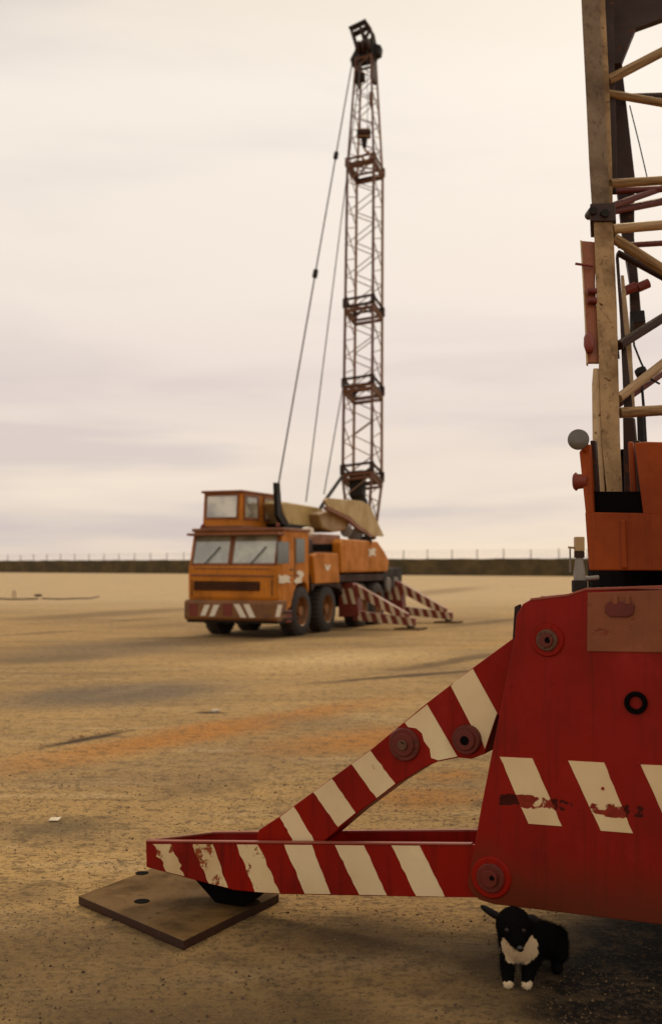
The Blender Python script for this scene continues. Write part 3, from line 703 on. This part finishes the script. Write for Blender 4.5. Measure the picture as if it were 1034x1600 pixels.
dog = empty('dog', (dp.x, dp.y, 0)); dog.rotation_euler = (0, 0, R(-6)); dog.scale = (1.08, 1.08, 1.08)
tag(dog, 'small black dog with a white chest and white paws standing under the red outrigger frame', 'dog')
body = link('body', me, dog)
sk = body.modifiers.new('skin', 'SKIN'); sb = body.modifiers.new('sub', 'SUBSURF'); sb.levels = 2; sb.render_levels = 2
for i, k in enumerate(names):
    sv = me.skin_vertices[0].data[i]; sv.radius = (jn[k][3], jn[k][3]); sv.use_root = (i == 0)
dg = bpy.context.evaluated_depsgraph_get(); dg.update()
em = bpy.data.meshes.new_from_object(body.evaluated_get(dg)); body.modifiers.clear(); body.data = em
# coat: black with a white bib and white toes
m, t, b = newmat('black_and_white_coat')
tc = nd(t, 'ShaderNodeTexCoord'); P = tc.outputs['Object']
wn2 = nd(t, 'ShaderNodeTexNoise', {'Vector': P, 'Scale': 35., 'Detail': 4.})
wv2 = nd(t, 'ShaderNodeVectorMath', {0: wn2.outputs['Color'], 1: (.5, .5, .5)}, operation='SUBTRACT')
wv2 = nd(t, 'ShaderNodeVectorMath', {0: wv2.outputs[0], 3: .03}, operation='SCALE')
pv = nd(t, 'ShaderNodeVectorMath', {0: P, 1: wv2.outputs[0]}, operation='ADD')
def ell(cx, cy, cz, rx, ry, rz):
    mpn = nd(t, 'ShaderNodeMapping', {'Vector': pv.outputs[0], 'Location': (cx, cy, cz), 'Scale': (rx, ry, rz)}, vector_type='TEXTURE')
    ln = nd(t, 'ShaderNodeVectorMath', {0: mpn.outputs[0]}, operation='LENGTH')
    return rng(t, ln.outputs['Value'], 1.05, .92)
mx = ell(.004, -.02, .120, .060, .075, .045)
for q in ((-.035, -.02, .150, .028, .07, .050), (.052, -.02, .150, .028, .07, .050)): mx = nd(t, 'ShaderNodeMath', {0: mx, 1: ell(*q)}, operation='MAXIMUM').outputs[0]
for q in ((-.035, -.020, .010, .03, .045, .026), (.032, -.018, .010, .03, .045, .026)):
    mx = nd(t, 'ShaderNodeMath', {0: mx, 1: ell(*q)}, operation='MAXIMUM').outputs[0]
t.links.new(mixc(t, mx, (.0045, .004, .004), (.70, .54, .33)), b.inputs['Base Color']); b.inputs['Roughness'].default_value = .95; b.inputs['Specular IOR Level'].default_value = .05
fn = nd(t, 'ShaderNodeTexNoise', {'Vector': P, 'Scale': 260., 'Detail': 3.})
t.links.new(nd(t, 'ShaderNodeBump', {'Height': fn.outputs[0], 'Strength': .5, 'Distance': .004}).outputs[0], b.inputs['Normal'])
em.materials.clear(); em.materials.append(m)
for p in em.polygons: p.use_smooth = True
rf = random.Random(11); polys = list(em.polygons); ar = [p.area for p in polys]; hv = []; hf = []
for p in rf.choices(polys, weights=ar, k=9000):
    vv = [em.vertices[i].co for i in p.vertices]; a_, b_2 = rf.random(), rf.random()
    q = vv[0].lerp(vv[1], a_).lerp((vv[3] if len(vv) > 3 else vv[2]).lerp(vv[2], a_), b_2)
    n_ = p.normal; head_ = q.z > .19 and q.y < .03
    L_ = rf.uniform(.004, .009) if head_ or q.z < .05 else rf.uniform(.010, .022)
    flow = Vector((.15, .6, -1)) if not head_ else Vector((0, 1, -.1))
    d_ = (n_*.75+(flow-n_*flow.dot(n_)).normalized()*.9+Vector((rf.gauss(0, .25), rf.gauss(0, .25), rf.gauss(0, .25)))).normalized()*L_
    sd_ = d_.cross(n_); sd_ = (sd_.normalized() if sd_.length > 1e-9 else Vector((1, 0, 0)))*.0010
    k0 = len(hv); hv += [q-sd_-n_*.001, q+sd_-n_*.001, q+d_]; hf.append((k0, k0+1, k0+2))
fm_ = bpy.data.meshes.new('fur'); fm_.from_pydata([tuple(v) for v in hv], [], hf); fm_.materials.append(m)
tag(link('fur', fm_, dog), kind='stuff')
def dpart(name, b_, m):
    me = bpy.data.meshes.new(name); me.from_pydata([tuple(v) for v in b_.v], [], b_.f); me.materials.append(m)
    bm = bmesh.new(); bm.from_mesh(me); bmesh.ops.recalc_face_normals(bm, faces=bm.faces); bm.to_mesh(me); bm.free()
    for p in me.polygons: p.use_smooth = True
    o = link(name, me, dog); return o
def ear(sgn):
    o_ = Vector((-.018, -.015, -.012))
    base = [Vector((sgn*.020, -.045, .295))+o_, Vector((sgn*.045, -.005, .240))+o_, Vector((sgn*.020, .035, .275))+o_]
    mid = [Vector((sgn*.086, -.036, .335))+o_, Vector((sgn*.106, -.015, .280))+o_, Vector((sgn*.090, .010, .310))+o_]
    tip = Vector((sgn*.150, -.02, .345))+o_
    b_ = MB(); b_.add(base+mid+[tip], [(0, 1, 4, 3), (1, 2, 5, 4), (2, 0, 3, 5), (3, 4, 6), (4, 5, 6), (5, 3, 6), (0, 2, 1)])
    o = dpart('ear', b_, M['coat']); s_ = o.modifiers.new('sub', 'SUBSURF'); s_.levels = 1; s_.render_levels = 2
ear(-1); ear(1)
re = [c for c in dog.children if c.name.startswith('ear')][-1]
for v in re.data.vertices:                 # the other ear hangs
    if v.co.x > .06: v.co.z -= (v.co.x-.06)*1.25; v.co.x = .06+(v.co.x-.06)*.45
dpart('nose', MB().lathe((.003, -.138, .196), (0, -1, .1), [(-.01, .001), (-.008, .010), (0, .013), (.008, .008), (.010, .001)], 12), M['nose'])
for s in (-1, 1): dpart('eye', MB().lathe((-.012+s*.030, -.110, .250), (s*.35, -1, 0), [(-.008, .001), (-.005, .007), (0, .009), (.005, .007), (.008, .001)], 12), M['eye'])

# ================================================================ FAR CRANE
FC = Vector(((437-517)/1750*26, 26, 0))
fb_ = Vector((.375, .927, 0)).normalized()        # towards the truck's rear
fw = Vector((-fb_.y, fb_.x, 0))                   # towards its left side (away from our side)
def F(l, w, z): return FC+fb_*l+fw*w+ZU*z
def SD(px, py, w=0): return hit(px, py, F(0, w, 0), fw)          # a point on a plane parallel to the near side
def FR(px, py, l=0): return hit(px, py, F(l, 0, 0), fb_)         # a point on a plane parallel to the front
fcr = empty('truck_crane', F(4, 1.2, 0))
tag(fcr, 'whole orange truck crane in the middle of the yard, lattice boom raised high', 'crane')
OF = M['orange_far']
def sp(name, pts, w, th, m, parent=fcr, bev=.012): return MB().prism([SD(x, y, w) for x, y in pts], fw*th).build(name, m, parent, bev=bev)
def fp(name, pts, l, th, m, parent=fcr, bev=.006): return MB().prism([FR(x, y, l) for x, y in pts], fb_*th).build(name, m, parent, bev=bev)
def bx(name, l0, l1, w0, w1, z0, z1, m, parent=fcr, bev=.012):
    return MB().box(F(l0, w0, z0), fb_*(l1-l0), fw*(w1-w0), ZU*(z1-z0)).build(name, m, parent, bev=bev)
CW = 2.38
# cab: side profile extruded across the width
prof = [(0.02, .80), (-.04, .95), (-.05, 1.62), (0, 1.72), (.20, 2.46), (.24, 2.52), (1.72, 2.56), (1.74, 1.1), (1.70, 1.0), (1.62, 1.22), (1.35, 1.30), (1.0, 1.22), (.75, .98), (.66, .72), (.40, .62), (.02, .62)]
cab = MB().prism([F(l, 0, z) for l, z in prof], fw*CW).build('cab', OF, fcr, bev=.03)
bx('roof_rim', .16, 1.76, -.03, CW+.03, 2.50, 2.58, M['brown_far'], cab, .02)
# windscreen panes lie in the raked front
def rake(u, v, outp=.0):
    """u across (0 right .. CW left), v 0..1 up the rake between z 1.72 and 2.46"""
    l = .0+.20*v; z = 1.72+.74*v
    return F(l, u, z)+(-fb_*.965+ZU*.26)*outp
def pane(name, u0, u1, v0, v1, o_, th, m, parent): 
    return MB().prism([rake(u0, v0, o_), rake(u1, v0, o_), rake(u1, v1, o_), rake(u0, v1, o_)], (fb_*.965-ZU*.26)*th).build(name, m, parent)
for u0, u1 in ((.13, 1.22), (1.34, 2.27)):
    pn = pane('windscreen', u0, u1, .03, .90, .012, .02, M['glass_pale'], cab)
    for a in ((u0-.05, u0), (u1, u1+.05)): pane('window_frame', a[0], a[1], -.03, .96, .03, .04, M['brown_far'], pn)
    pane('window_frame', u0, u1, .90, .97, .03, .04, M['darkbrown'], pn); pane('window_frame', u0, u1, -.04, .03, .03, .04, M['brown_far'], pn)
    rod('wiper', rake(u0+.6, .0, .05), rake(u0+.25, .55, .04), .012, M['dark'], pn, 6)
MB().box(F(-.10, -.02, 2.40), fb_*.34, fw*(CW+.04), ZU*.06).build('visor', M['brown_far'], cab, bev=.01)
# grille, front panel joints, bumper and its stripes
gr = fp('grille', [(303, 908), (405, 909), (405, 923), (303, 922)], -.075, .05, M['blackhole'], cab)
for i in range(3): fp('grille_slat', [(304, 911+i*4), (404, 912+i*4), (404, 913+i*4), (304, 912+i*4)], -.09, .02, M['brown_far'], gr, 0)
fp('panel_strip', [(298, 897), (428, 899), (428, 902), (298, 900)], -.065, .03, M['brown_far'], cab)
fp('panel_strip', [(303, 887), (420, 888), (420, 890), (303, 889)], -.062, .03, M['brown_far'], cab)
bmp = MB().prism([F(l, -.02, z) for l, z in [(-.14, .40), (-.20, .46), (-.20, .82), (-.14, .88), (.36, .88), (.36, .40)]], fw*(CW+.04)).build('bumper', M['bumper'], fcr, bev=.02)
bx('bumper_skirt', -.10, .40, .0, CW, .34, .40, M['dark'], bmp)
for poly in ([(313, 962), (321, 962), (328, 945), (320, 945)], [(327, 963), (335, 963), (343, 945), (334, 945)], [(376, 965), (385, 965), (374, 944), (365, 944)], [(390, 965), (399, 965), (389, 944), (380, 944)]):
    fp('white_slash', poly, -.208, .006, M['white'], bmp, 0)
fp('white_slash', [(430, 964), (437, 964), (441, 945), (434, 945)], -.208, .006, M['white'], bmp, 0)
fp('headlight', [(348, 943), (362, 943), (362, 962), (348, 962)], -.215, .03, M['dullred'], bmp)
fp('headlight', [(296, 943), (308, 943), (308, 962), (296, 962)], -.215, .03, M['dullred'], bmp)
bx('side_skirt', .36, .70, -.01, .35, .34, .64, M['dullred'], fcr, .02)
# cab side: door, two windows, white marks
door = sp('door', [(441, 838), (460, 838), (461, 915), (457, 935), (441, 950)], -.012, .02, OF, cab, .006)
sp('door_window', [(434.5, 846), (451.5, 847), (451.5, 880), (434.5, 881)], -.02, .02, M['glass_dark'], door, 0)
sp('side_window', [(463, 841), (476, 842), (476, 878), (463, 880)], -.02, .02, M['glass_dark'], cab, 0)
for poly in ([(436, 898), (441, 900), (446, 898), (454, 901), (452, 906), (455, 911), (447, 910), (442, 912), (436, 911)],
             [(459, 908), (463, 903), (468, 901), (466, 898), (463, 896), (466, 891), (473, 893), (475, 898), (471, 905), (472, 910), (462, 912)]):
    sp('white_emblem', poly, -.035, .006, M['white'], cab, 0)
for pts in ([(459.5, 838), (460.5, 838), (461.5, 915), (460.5, 915)], [(441, 900), (460, 899), (460, 900), (441, 901)]): sp('door_seam', pts, -.016, .006, M['dark'], door, 0)
for y in (956, 966): sp('step', [(443, y), (458, y-1), (458, y+2), (443, y+3)], -.04, .16, M['dark'], cab, .005)
for w0 in (.12, 2.10): MB().lathe(F(.28, w0+.06, 2.60), ZU, [(0, .05), (.06, .05), (.09, .03), (.10, .001)], 14).build('marker_lamp', M['dullred'], cab)
for x in (300, 425): rod('grab_rail', FR(x, 905, -.13), FR(x, 932, -.13), .014, M['dark'], cab, 6)
rod('door_handle', SD(454, 890, -.04), SD(458, 890, -.04), .015, M['dark'], door, 6)
rod('mirror_arm', SD(440, 845, -.05), SD(432, 850, -.35), .015, M['dark'], cab, 6)
# wheels
wheels = []
for l in (1.28, 2.92, 5.45, 6.75):
    for w_ in (.18, CW-.18):
        r_ = .60
        wheel(F(l, w_, r_-.01), -fw, r_, .40, fcr, tyre=M['rubber'], rim=M['bumper'])
# inner wheel arches and chassis rails
bx('chassis', .5, 9.2, .55, CW-.55, .55, 1.15, M['dark'])
bx('chassis_deck', 1.9, 9.1, .05, CW-.05, 1.25, 1.45, M['darkbrown'])
bx('axle', .9, 1.4, .3, CW-.3, .45, .72, M['dark'])
bx('engine_housing', 1.80, 2.2, .10, CW-.1, 1.2, 2.35, M['darkbrown'])
# tool box over the second wheel, with its V mark
tb = sp('tool_box', [(489, 868), (497, 864), (528, 865), (531, 910), (493, 912)], -.06, .55, OF, fcr, .02)
sp('white_emblem', [(507, 882), (510, 882), (512, 887), (514, 882), (517, 883), (513, 892), (510, 891)], -.07, .006, M['white'], tb, 0)
eh = sp('engine_hood', [(482, 838), (500, 834), (532, 836), (532, 866), (486, 866)], .25, 1.6, M['brown_far'], fcr, .03)
sp('vent', [(488, 850), (524, 850), (524, 862), (489, 862)], .235, .02, M['blackhole'], eh, 0)
sp('mudguard', [(486, 912), (532, 911), (535, 918), (535, 930), (530, 920), (510, 914), (492, 916), (487, 925)], -.02, .5, M['darkbrown'])
# superstructure body
sb_ = sp('superstructure', [(532, 848), (536, 842), (590, 846), (601, 862), (608, 876), (606, 893), (534, 895)], .0, 2.1, OF, fcr, .04)
sp('white_emblem', [(575, 857), (579, 859), (583, 856), (588, 858), (585, 863), (588, 869), (582, 867), (576, 870), (577, 863)], -.015, .008, M['white'], sb_, 0)
sp('white_disc', [(478+6.5*math.cos(a*math.pi/6)+6, 829+6*math.sin(a*math.pi/6)) for a in range(12)], .2, .12, M['white'], eh, 0)
sp('panel_door', [(538, 853), (566, 854), (566, 890), (538, 891)], -.012, .02, OF, sb_, .004)
MB().cyl(F(5.6, CW/2, 1.42), F(5.6, CW/2, 1.62), .75, 32).build('turntable_ring', M['dark'], fcr)
# rear of the carrier: dark lockers, drums
bx('rear_locker', 7.4, 9.1, .05, CW-.05, .95, 1.62, M['dark'], fcr)
for l in (7.7, 8.4): MB().cyl(F(l, -.02, 1.12), F(l, .18, 1.12), .22, 20).build('drum', M['grey'], fcr, bev=.01)
bx('rear_bumper', 9.08, 9.16, .2, CW-.2, .7, 1.0, M['grey'], fcr)
# cream hood and boom-foot shroud
hd = sp('cream_hood', [(438, 786), (446, 784), (499, 793), (512, 801), (514, 826), (470, 822), (450, 820)], .75, .9, M['cream_hood'], fcr, .04)
sp('hood_band', [(444, 818), (486, 822), (486, 827), (448, 825)], .72, .95, M['dark'], fcr, .01)
sp('winch_cover', [(498, 803), (512, 798), (536, 800), (546, 812), (546, 828), (520, 832), (504, 826)], .45, .75, M['winchc'], fcr, .06)
MB().cyl(SD(541, 830, .45), SD(541, 830, 1.2), .17, 20).build('winch_drum', M['grey'], fcr)
fs_ = sp('foot_shroud', [(507, 781), (512, 778), (566, 783), (578, 790), (600, 838), (583, 838), (576, 832), (560, 820), (548, 808), (512, 791)], .28, .06, M['cream_hood'], fcr, .01)
sp('foot_shroud', [(507, 781), (512, 778), (566, 783), (578, 790), (600, 838), (583, 838), (576, 832), (560, 820), (548, 808), (512, 791)], 1.35, .06, M['cream_hood'], fcr, .01)
sp('shroud_edge', [(511, 791), (548, 808), (560, 820), (576, 832), (584, 838), (578, 839), (558, 825), (545, 813), (510, 796)], .25, .10, M['brown_far'], fs_, .004)
rod('frame_strut', SD(508, 782, .8), SD(534, 745, .8), .05, M['dark'], fcr)
rod('frame_strut', SD(508, 782, .8), SD(497, 800, .8), .05, M['dark'], fcr)
MB().cyl(SD(555, 838, .5), SD(555, 838, 1.2), .22, 20).build('winch_drum', M['grey'], fcr)
MB().cyl(SD(572, 845, .1), SD(572, 845, 1.3), .16, 20).build('winch_drum', M['dark'], fcr)
sp('mast_post', [(432, 754), (437.5, 754), (441, 800), (452, 818), (442, 820), (434, 806)], .72, .10, M['dark'], fcr, .01)
# operator cab above the driver's cab
U0, U1, UL0, UL1, UZ0, UZ1 = 1.24, 2.28, .50, 2.55, 2.58, 3.46
up = MB().prism([F(UL0-.04, U0, UZ0), F(UL0+.04, U0, UZ1), F(UL1, U0, UZ1), F(UL1, U0, UZ0)], fw*(U1-U0)).build('operator_cab', OF, fcr, bev=.02)
bx('roof_rim', UL0-.04, UL1+.04, U0-.04, U1+.04, UZ1-.01, UZ1+.05, M['brown_far'], up, .015)
bx('base_rail', UL0-.10, UL1+.02, U0-.03, U1+.03, UZ0-.01, UZ0+.07, M['brown_far'], up, .01)
def upf(name, w0, w1, z0, z1, o_, th, m, parent):
    def q(w, z): return F(UL0-.04+.08*(z-UZ0)/(UZ1-UZ0)-o_, w, z)
    return MB().prism([q(w0, z0), q(w1, z0), q(w1, z1), q(w0, z1)], fb_*th).build(name, m, parent)
fwn = upf('front_window', U0+.12, U1-.10, 2.86, 3.38, .012, .02, M['blind'], up)
for (w0, w1, z0, z1) in ((U0+.08, U0+.12, 2.82, 3.42), (U1-.10, U1-.06, 2.82, 3.42), (U0+.12, U1-.10, 3.38, 3.42), (U0+.12, U1-.10, 2.82, 2.86)):
    upf('window_frame', w0, w1, z0, z1, .035, .05, M['brown_far'], fwn)
for l0, l1 in ((.66, 1.36), (1.78, 2.36)):
    sw = bx('side_window', l0, l1, U0-.012, U0+.01, 2.86, 3.36, M['blind'], up, 0)
    for q_ in ((l0-.06, l0, 2.80, 3.42), (l1, l1+.06, 2.80, 3.42), (l0, l1, 3.36, 3.42), (l0, l1, 2.80, 2.86)):
        bx('window_frame', q_[0], q_[1], U0-.03, U0+.01, q_[2], q_[3], M['brown_far'], sw, 0)

# ---- far lattice boom
B0 = atY(565, 838, 33.3); T0 = atY(572, 78, 38.2)
AXI = (T0-B0).normalized()
bu = (-fw - AXI*(-fw).dot(AXI)).normalized()      # across, towards our right
bv = AXI.cross(bu); bv = bv if bv.y > 0 else -bv   # across, away from us
LEN = (T0-B0).length
def tpy(py):                                        # distance along the axis seen at image height py
    lo, hi = 0, 1.2
    for _ in range(40):
        mid = (lo+hi)/2; p = B0+(T0-B0)*mid-EYE
        c = p.y*math.cos(PITCH)+p.z*math.sin(PITCH); v = -p.y*math.sin(PITCH)+p.z*math.cos(PITCH)
        if 800-1750*v/c > py: lo = mid
        else: hi = mid
    return lo
def corner(tt, i, hw):
    s1, s2 = ((-1, -1), (1, -1), (1, 1), (-1, 1))[i]
    return B0+(T0-B0)*tt+bu*s1*hw+bv*s2*hw
KN = [(tpy(838), .30), (tpy(752), .46), (tpy(615), .46), (tpy(490), .46), (tpy(268), .46), (tpy(95), .27)]
bays = [3, 5, 5, 9, 9]
for si in range(5):
    (ta, wa), (tb_, wb) = KN[si], KN[si+1]
    e = .10/LEN*2
    # end frames of the section form its own mesh
    fm = MB()
    ends = [(ta+.004 if si else ta, wa), (tb_-.004, wb)]
    fm0 = MB()
    for (tt, hw), fm in zip(ends, (fm0, fm)):
        for i in range(4): fm.cyl(corner(tt, i, hw), corner(tt, (i+1) % 4, hw), .055 if si in (1, 2) else .045, 6)
    sec = fm0.build('boom_section', M['boomfar'] if si < 4 else M['darkbrown'], fcr)
    fm.build('end_frame', M['boomfar'], sec)
    for i in range(4): rod('chord', corner(ta, i, wa), corner(tb_, i, wb), .045 if si < 4 else .038, M['boomfar'] if i in (0, 1) else M['boomfar_tan'], sec, 8)
    nb_ = bays[si]
    for i in range(4):
        for k_ in range(nb_):
            f0, f1 = k_/nb_, (k_+1)/nb_
            pa = ta+(tb_-ta)*f0; pb = ta+(tb_-ta)*f1; ha = wa+(wb-wa)*f0; hb = wa+(wb-wa)*f1
            j = (i+1) % 4
            a_, b__ = (i, j) if k_ % 2 == 0 else (j, i)
            rod('lacing_bar', corner(pa, a_, ha), corner(pb, b__, hb), .017, M['boomfar_tan'], sec, 5)
# joint frames (double, dark) between sections
for tt, dk_ in ((tpy(740), 1), (tpy(605), 1), (tpy(481), 1), (tpy(262), 0)):
    jb = MB()
    for dz in (-.13, .13):
        for i in range(4):
            jb.cyl(corner(tt+dz/LEN, i, .47), corner(tt+dz/LEN, (i+1) % 4, .47), .042, 6)
    for i in range(4): jb.cyl(corner(tt-.15/LEN, i, .47), corner(tt+.15/LEN, i, .47), .075, 8)
    jb.cyl(corner(tt-.1/LEN, 0, .47), corner(tt+.1/LEN, 2, .47), .03, 6).cyl(corner(tt, 1, .47), corner(tt, 3, .47), .03, 6)
    jb.build('joint_frame', M['darkbrown'] if dk_ else M['boomfar'], fcr)
# dark machinery inside the boom foot
fm = MB(); tt = tpy(752)
fm.box(corner(tt, 0, .30)-AXI*.55, bu*.42, bv*.3, AXI*.8); fm.cyl(corner(tt, 0, .2)-AXI*.8, corner(tt, 1, .2)-AXI*.8, .18, 12)
fm.build('boom_machinery', M['dark'], fcr)
# head: sheave block, cheeks, tilted nose frame
HB = B0+(T0-B0)*tpy(95)
hb = MB(); hb.box(HB-bu*.34-bv*.25, bu*.68, bv*.5, AXI*.62); head = hb.build('boom_head', M['dark'], fcr, bev=.04)
for sgn in (-1, 1):
    MB().prism([HB+bu*sgn*.34+AXI*.05-bv*.1, HB+bu*sgn*.52+AXI*(.10 if sgn > 0 else -.05)-bv*.1, HB+bu*sgn*.56+AXI*(.42 if sgn > 0 else .15)-bv*.1, HB+bu*sgn*.34+AXI*.58-bv*.1], bv*.25).build('head_cheek', M['dark'], head)
for k_ in range(3): MB().cyl(HB+AXI*.35+bu*(-.2+.18*k_)-bv*.28, HB+AXI*.35+bu*(-.1+.18*k_)-bv*.28, .24, 18).build('sheave', M['darkbrown'], head)
hl = MB()
for i in range(2): hl.box(HB+bu*(-.34+.56*i)-AXI*.95-bv*.2, bu*.10, bv*.4, AXI*.95)
hl.build('head_leg', M['darkbrown'], head)
bx_ = MB().box(HB-bu*.34-AXI*.95-bv*.26, bu*.34, bv*.2, AXI*.3).build('head_bracket', M['dark'], head)
ND = (AXI*.97-bu*.24).normalized(); NU = (bu*.97+AXI*.24).normalized()
n0 = HB+AXI*.60-bu*.02
for (a_, b__) in (((-.30, 0), (-.30, .98)), ((.02, 0), (.04, 1.0)), ((.32, 0), (.36, .5)), ((.36, .5), (.26, .95)), ((-.36, .98), (.30, .98)), ((-.33, .84), (.28, .86)), ((.03, .1), (.33, .48)), ((.05, .55), (.30, .80)), ((-.3, .12), (0, .05))):
    for dv in (-.15, .15):
        rod('nose_bar', n0+NU*a_[0]+ND*a_[1]+bv*dv, n0+NU*b__[0]+ND*b__[1]+bv*dv, .05, M['darkbrown'], head, 6)
MB().cyl(n0+NU*-.34+ND*.91-bv*.15, n0+NU*.3+ND*.93-bv*.15, .09, 12).build('nose_sheave', M['dark'], head)
# hook block hanging in front of the boom
hp = atY(569, 202, 36.3); hu = 36.3/1750
hk = MB().box(hp+Vector((-11*hu, -.12, -14*hu)), (20*hu, 0, 0), (0, .24, 0), (0, 0, 14*hu)).build('hook_block', M['boomfar_tan'], fcr, bev=.03)
MB().cyl(hp+Vector((-12*hu, 0, -7*hu)), hp+Vector((10*hu, 0, -7*hu)), 7.5*hu, 20).build('sheave', M['darkbrown'], hk)
MB().cyl(hp+Vector((0, 0, -14*hu)), hp+Vector((0, 0, -30*hu)), 5.5*hu, 12, 3*hu).build('swivel', M['dark'], hk)
MB().tube([hp+Vector((x*hu, 0, z*hu)) for x, z in ((0, -28), (1, -34), (6, -37), (10, -42), (8, -49), (2, -51), (-3, -47), (-3, -44))], 1.9*hu, 8).build('hook', M['boomfar_tan'], hk)
for dx in (-6, 5): rod('hoist_rope', hp+Vector((dx*hu, 0, 0)), HB+bu*(dx*.03)-bv*.3+AXI*.2, .012, M['rope'], fcr, 5)
MB().box(B0+(T0-B0)*tpy(178)+bu*.26-bv*.4, bu*.12, bv*.1, AXI*.52).build('limit_box', M['boomfar'], fcr)
# ropes
tip = atY(550, 98, 37.6); foot = SD(435, 757, .77)
rod('pendant_rope', tip, foot, .022, M['rope'], fcr, 6)
for px, py in ((525, 243), (495, 427)):
    f_ = (py-98)/(757-98); dd = ((tip.y*(1-f_)+foot.y*f_))
    # the clamp sits on the rope itself: walk along it to that height
    best = min((abs((lambda q: 800-1750*((-(q.y)*math.sin(PITCH)+(q.z-CAM_H)*math.cos(PITCH))/((q.y)*math.cos(PITCH)+(q.z-CAM_H)*math.sin(PITCH))))(tip.lerp(foot, k/200))-py), k) for k in range(201))[1]/200
    p = tip.lerp(foot, best); d = (foot-tip).normalized()
    MB().cyl(p-d*.13, p+d*.13, .075, 8).build('rope_clamp', M['dark'], fcr)
rod('hoist_rope', atY(564, 96, 37.6), SD(478, 784, .9), .018, M['rope'], fcr, 5)
rod('hoist_rope', B0.lerp(T0, tpy(600))-bu*.46-bv*.46, SD(506, 772, .8), .018, M['rope'], fcr, 5)

# ---- far outriggers: striped plates, arms and beams reaching out to our side, pads under them
def far_outrigger(l, reach, zf=1.0):
    out = -fw
    def Q(s, z, d=0): return F(l+d, 0, z)+out*s
    ob = MB().prism([Q(-.3, 1.22), Q(.10, 1.22), Q(.22, 1.0), Q(.28, .34), Q(-.3, .30)], fb_*.35).build('outrigger_box', M['dullred'], fcr, bev=.01)
    for k_ in range(2):
        MB().prism([Q(-.26+.24*k_, 1.08, -.008), Q(-.15+.24*k_, 1.08, -.008), Q(-.03+.24*k_, .66, -.008), Q(-.14+.24*k_, .66, -.008)], fb_*.006).build('cream_stripe', M['whited'], ob)
    def bar(name, s0, z0, s1, z1, h, d, n):
        b_ = MB().prism([Q(s0, z0-h/2, d), Q(s0, z0+h/2, d), Q(s1, z1+h/2*.8, d), Q(s1, z1-h/2*.8, d)], fb_*.20).build(name, M['dullred'], fcr, bev=.01)
        for k_ in range(n):
            f0 = (k_+.25)/n; f1 = f0+.42/n; tl = .30/n
            def W_(f_, tq): return Q(s0+(s1-s0)*f_, z0+(z1-z0)*f_+tq*h*.5*(1-.2*f_), d-.006)
            MB().prism([W_(f0, 1), W_(f1, 1), W_(min(1, f1+tl), -1), W_(min(1, f0+tl), -1)], fb_*.004).build('cream_stripe', M['whited'], b_)
    bar('diagonal_arm', .15, 1.05, reach*.90, .30, .30, .06, 5)
    bar('outrigger_beam', .1, .36, reach, .20, .26, .05, 6)
    pb = Q(reach-.12, 0, .15)
    MB().cyl((pb.x, pb.y, .05), (pb.x, pb.y, .2), .10, 14).build('jack_foot', M['dark'], fcr)
    p_ = MB().box(Vector((pb.x, pb.y, .004))-fb_*.35-out*.35, fb_*.7, out*.7, ZU*.045).build('outrigger_pad', M['plate'])
    for v in p_.data.vertices: v.co -= Vector((pb.x, pb.y, 0))
    p_.location = (pb.x, pb.y, 0)
    return p_
tag(far_outrigger(4.45, 1.8), 'flat steel pad under the first striped outrigger of the far crane', 'steel plate')
tag(far_outrigger(8.2, 1.75), 'flat steel pad under the rearmost striped outrigger of the far crane', 'steel plate')
# far-side beams (other side of the carrier)
for l in (4.45, 8.55):
    MB().prism([F(l, CW-.1, .30), F(l, CW-.1, .50), F(l, CW+.5, .45), F(l, CW+.5, .30)], fb_*.2).build('outrigger_beam', M['dullred'], fcr)
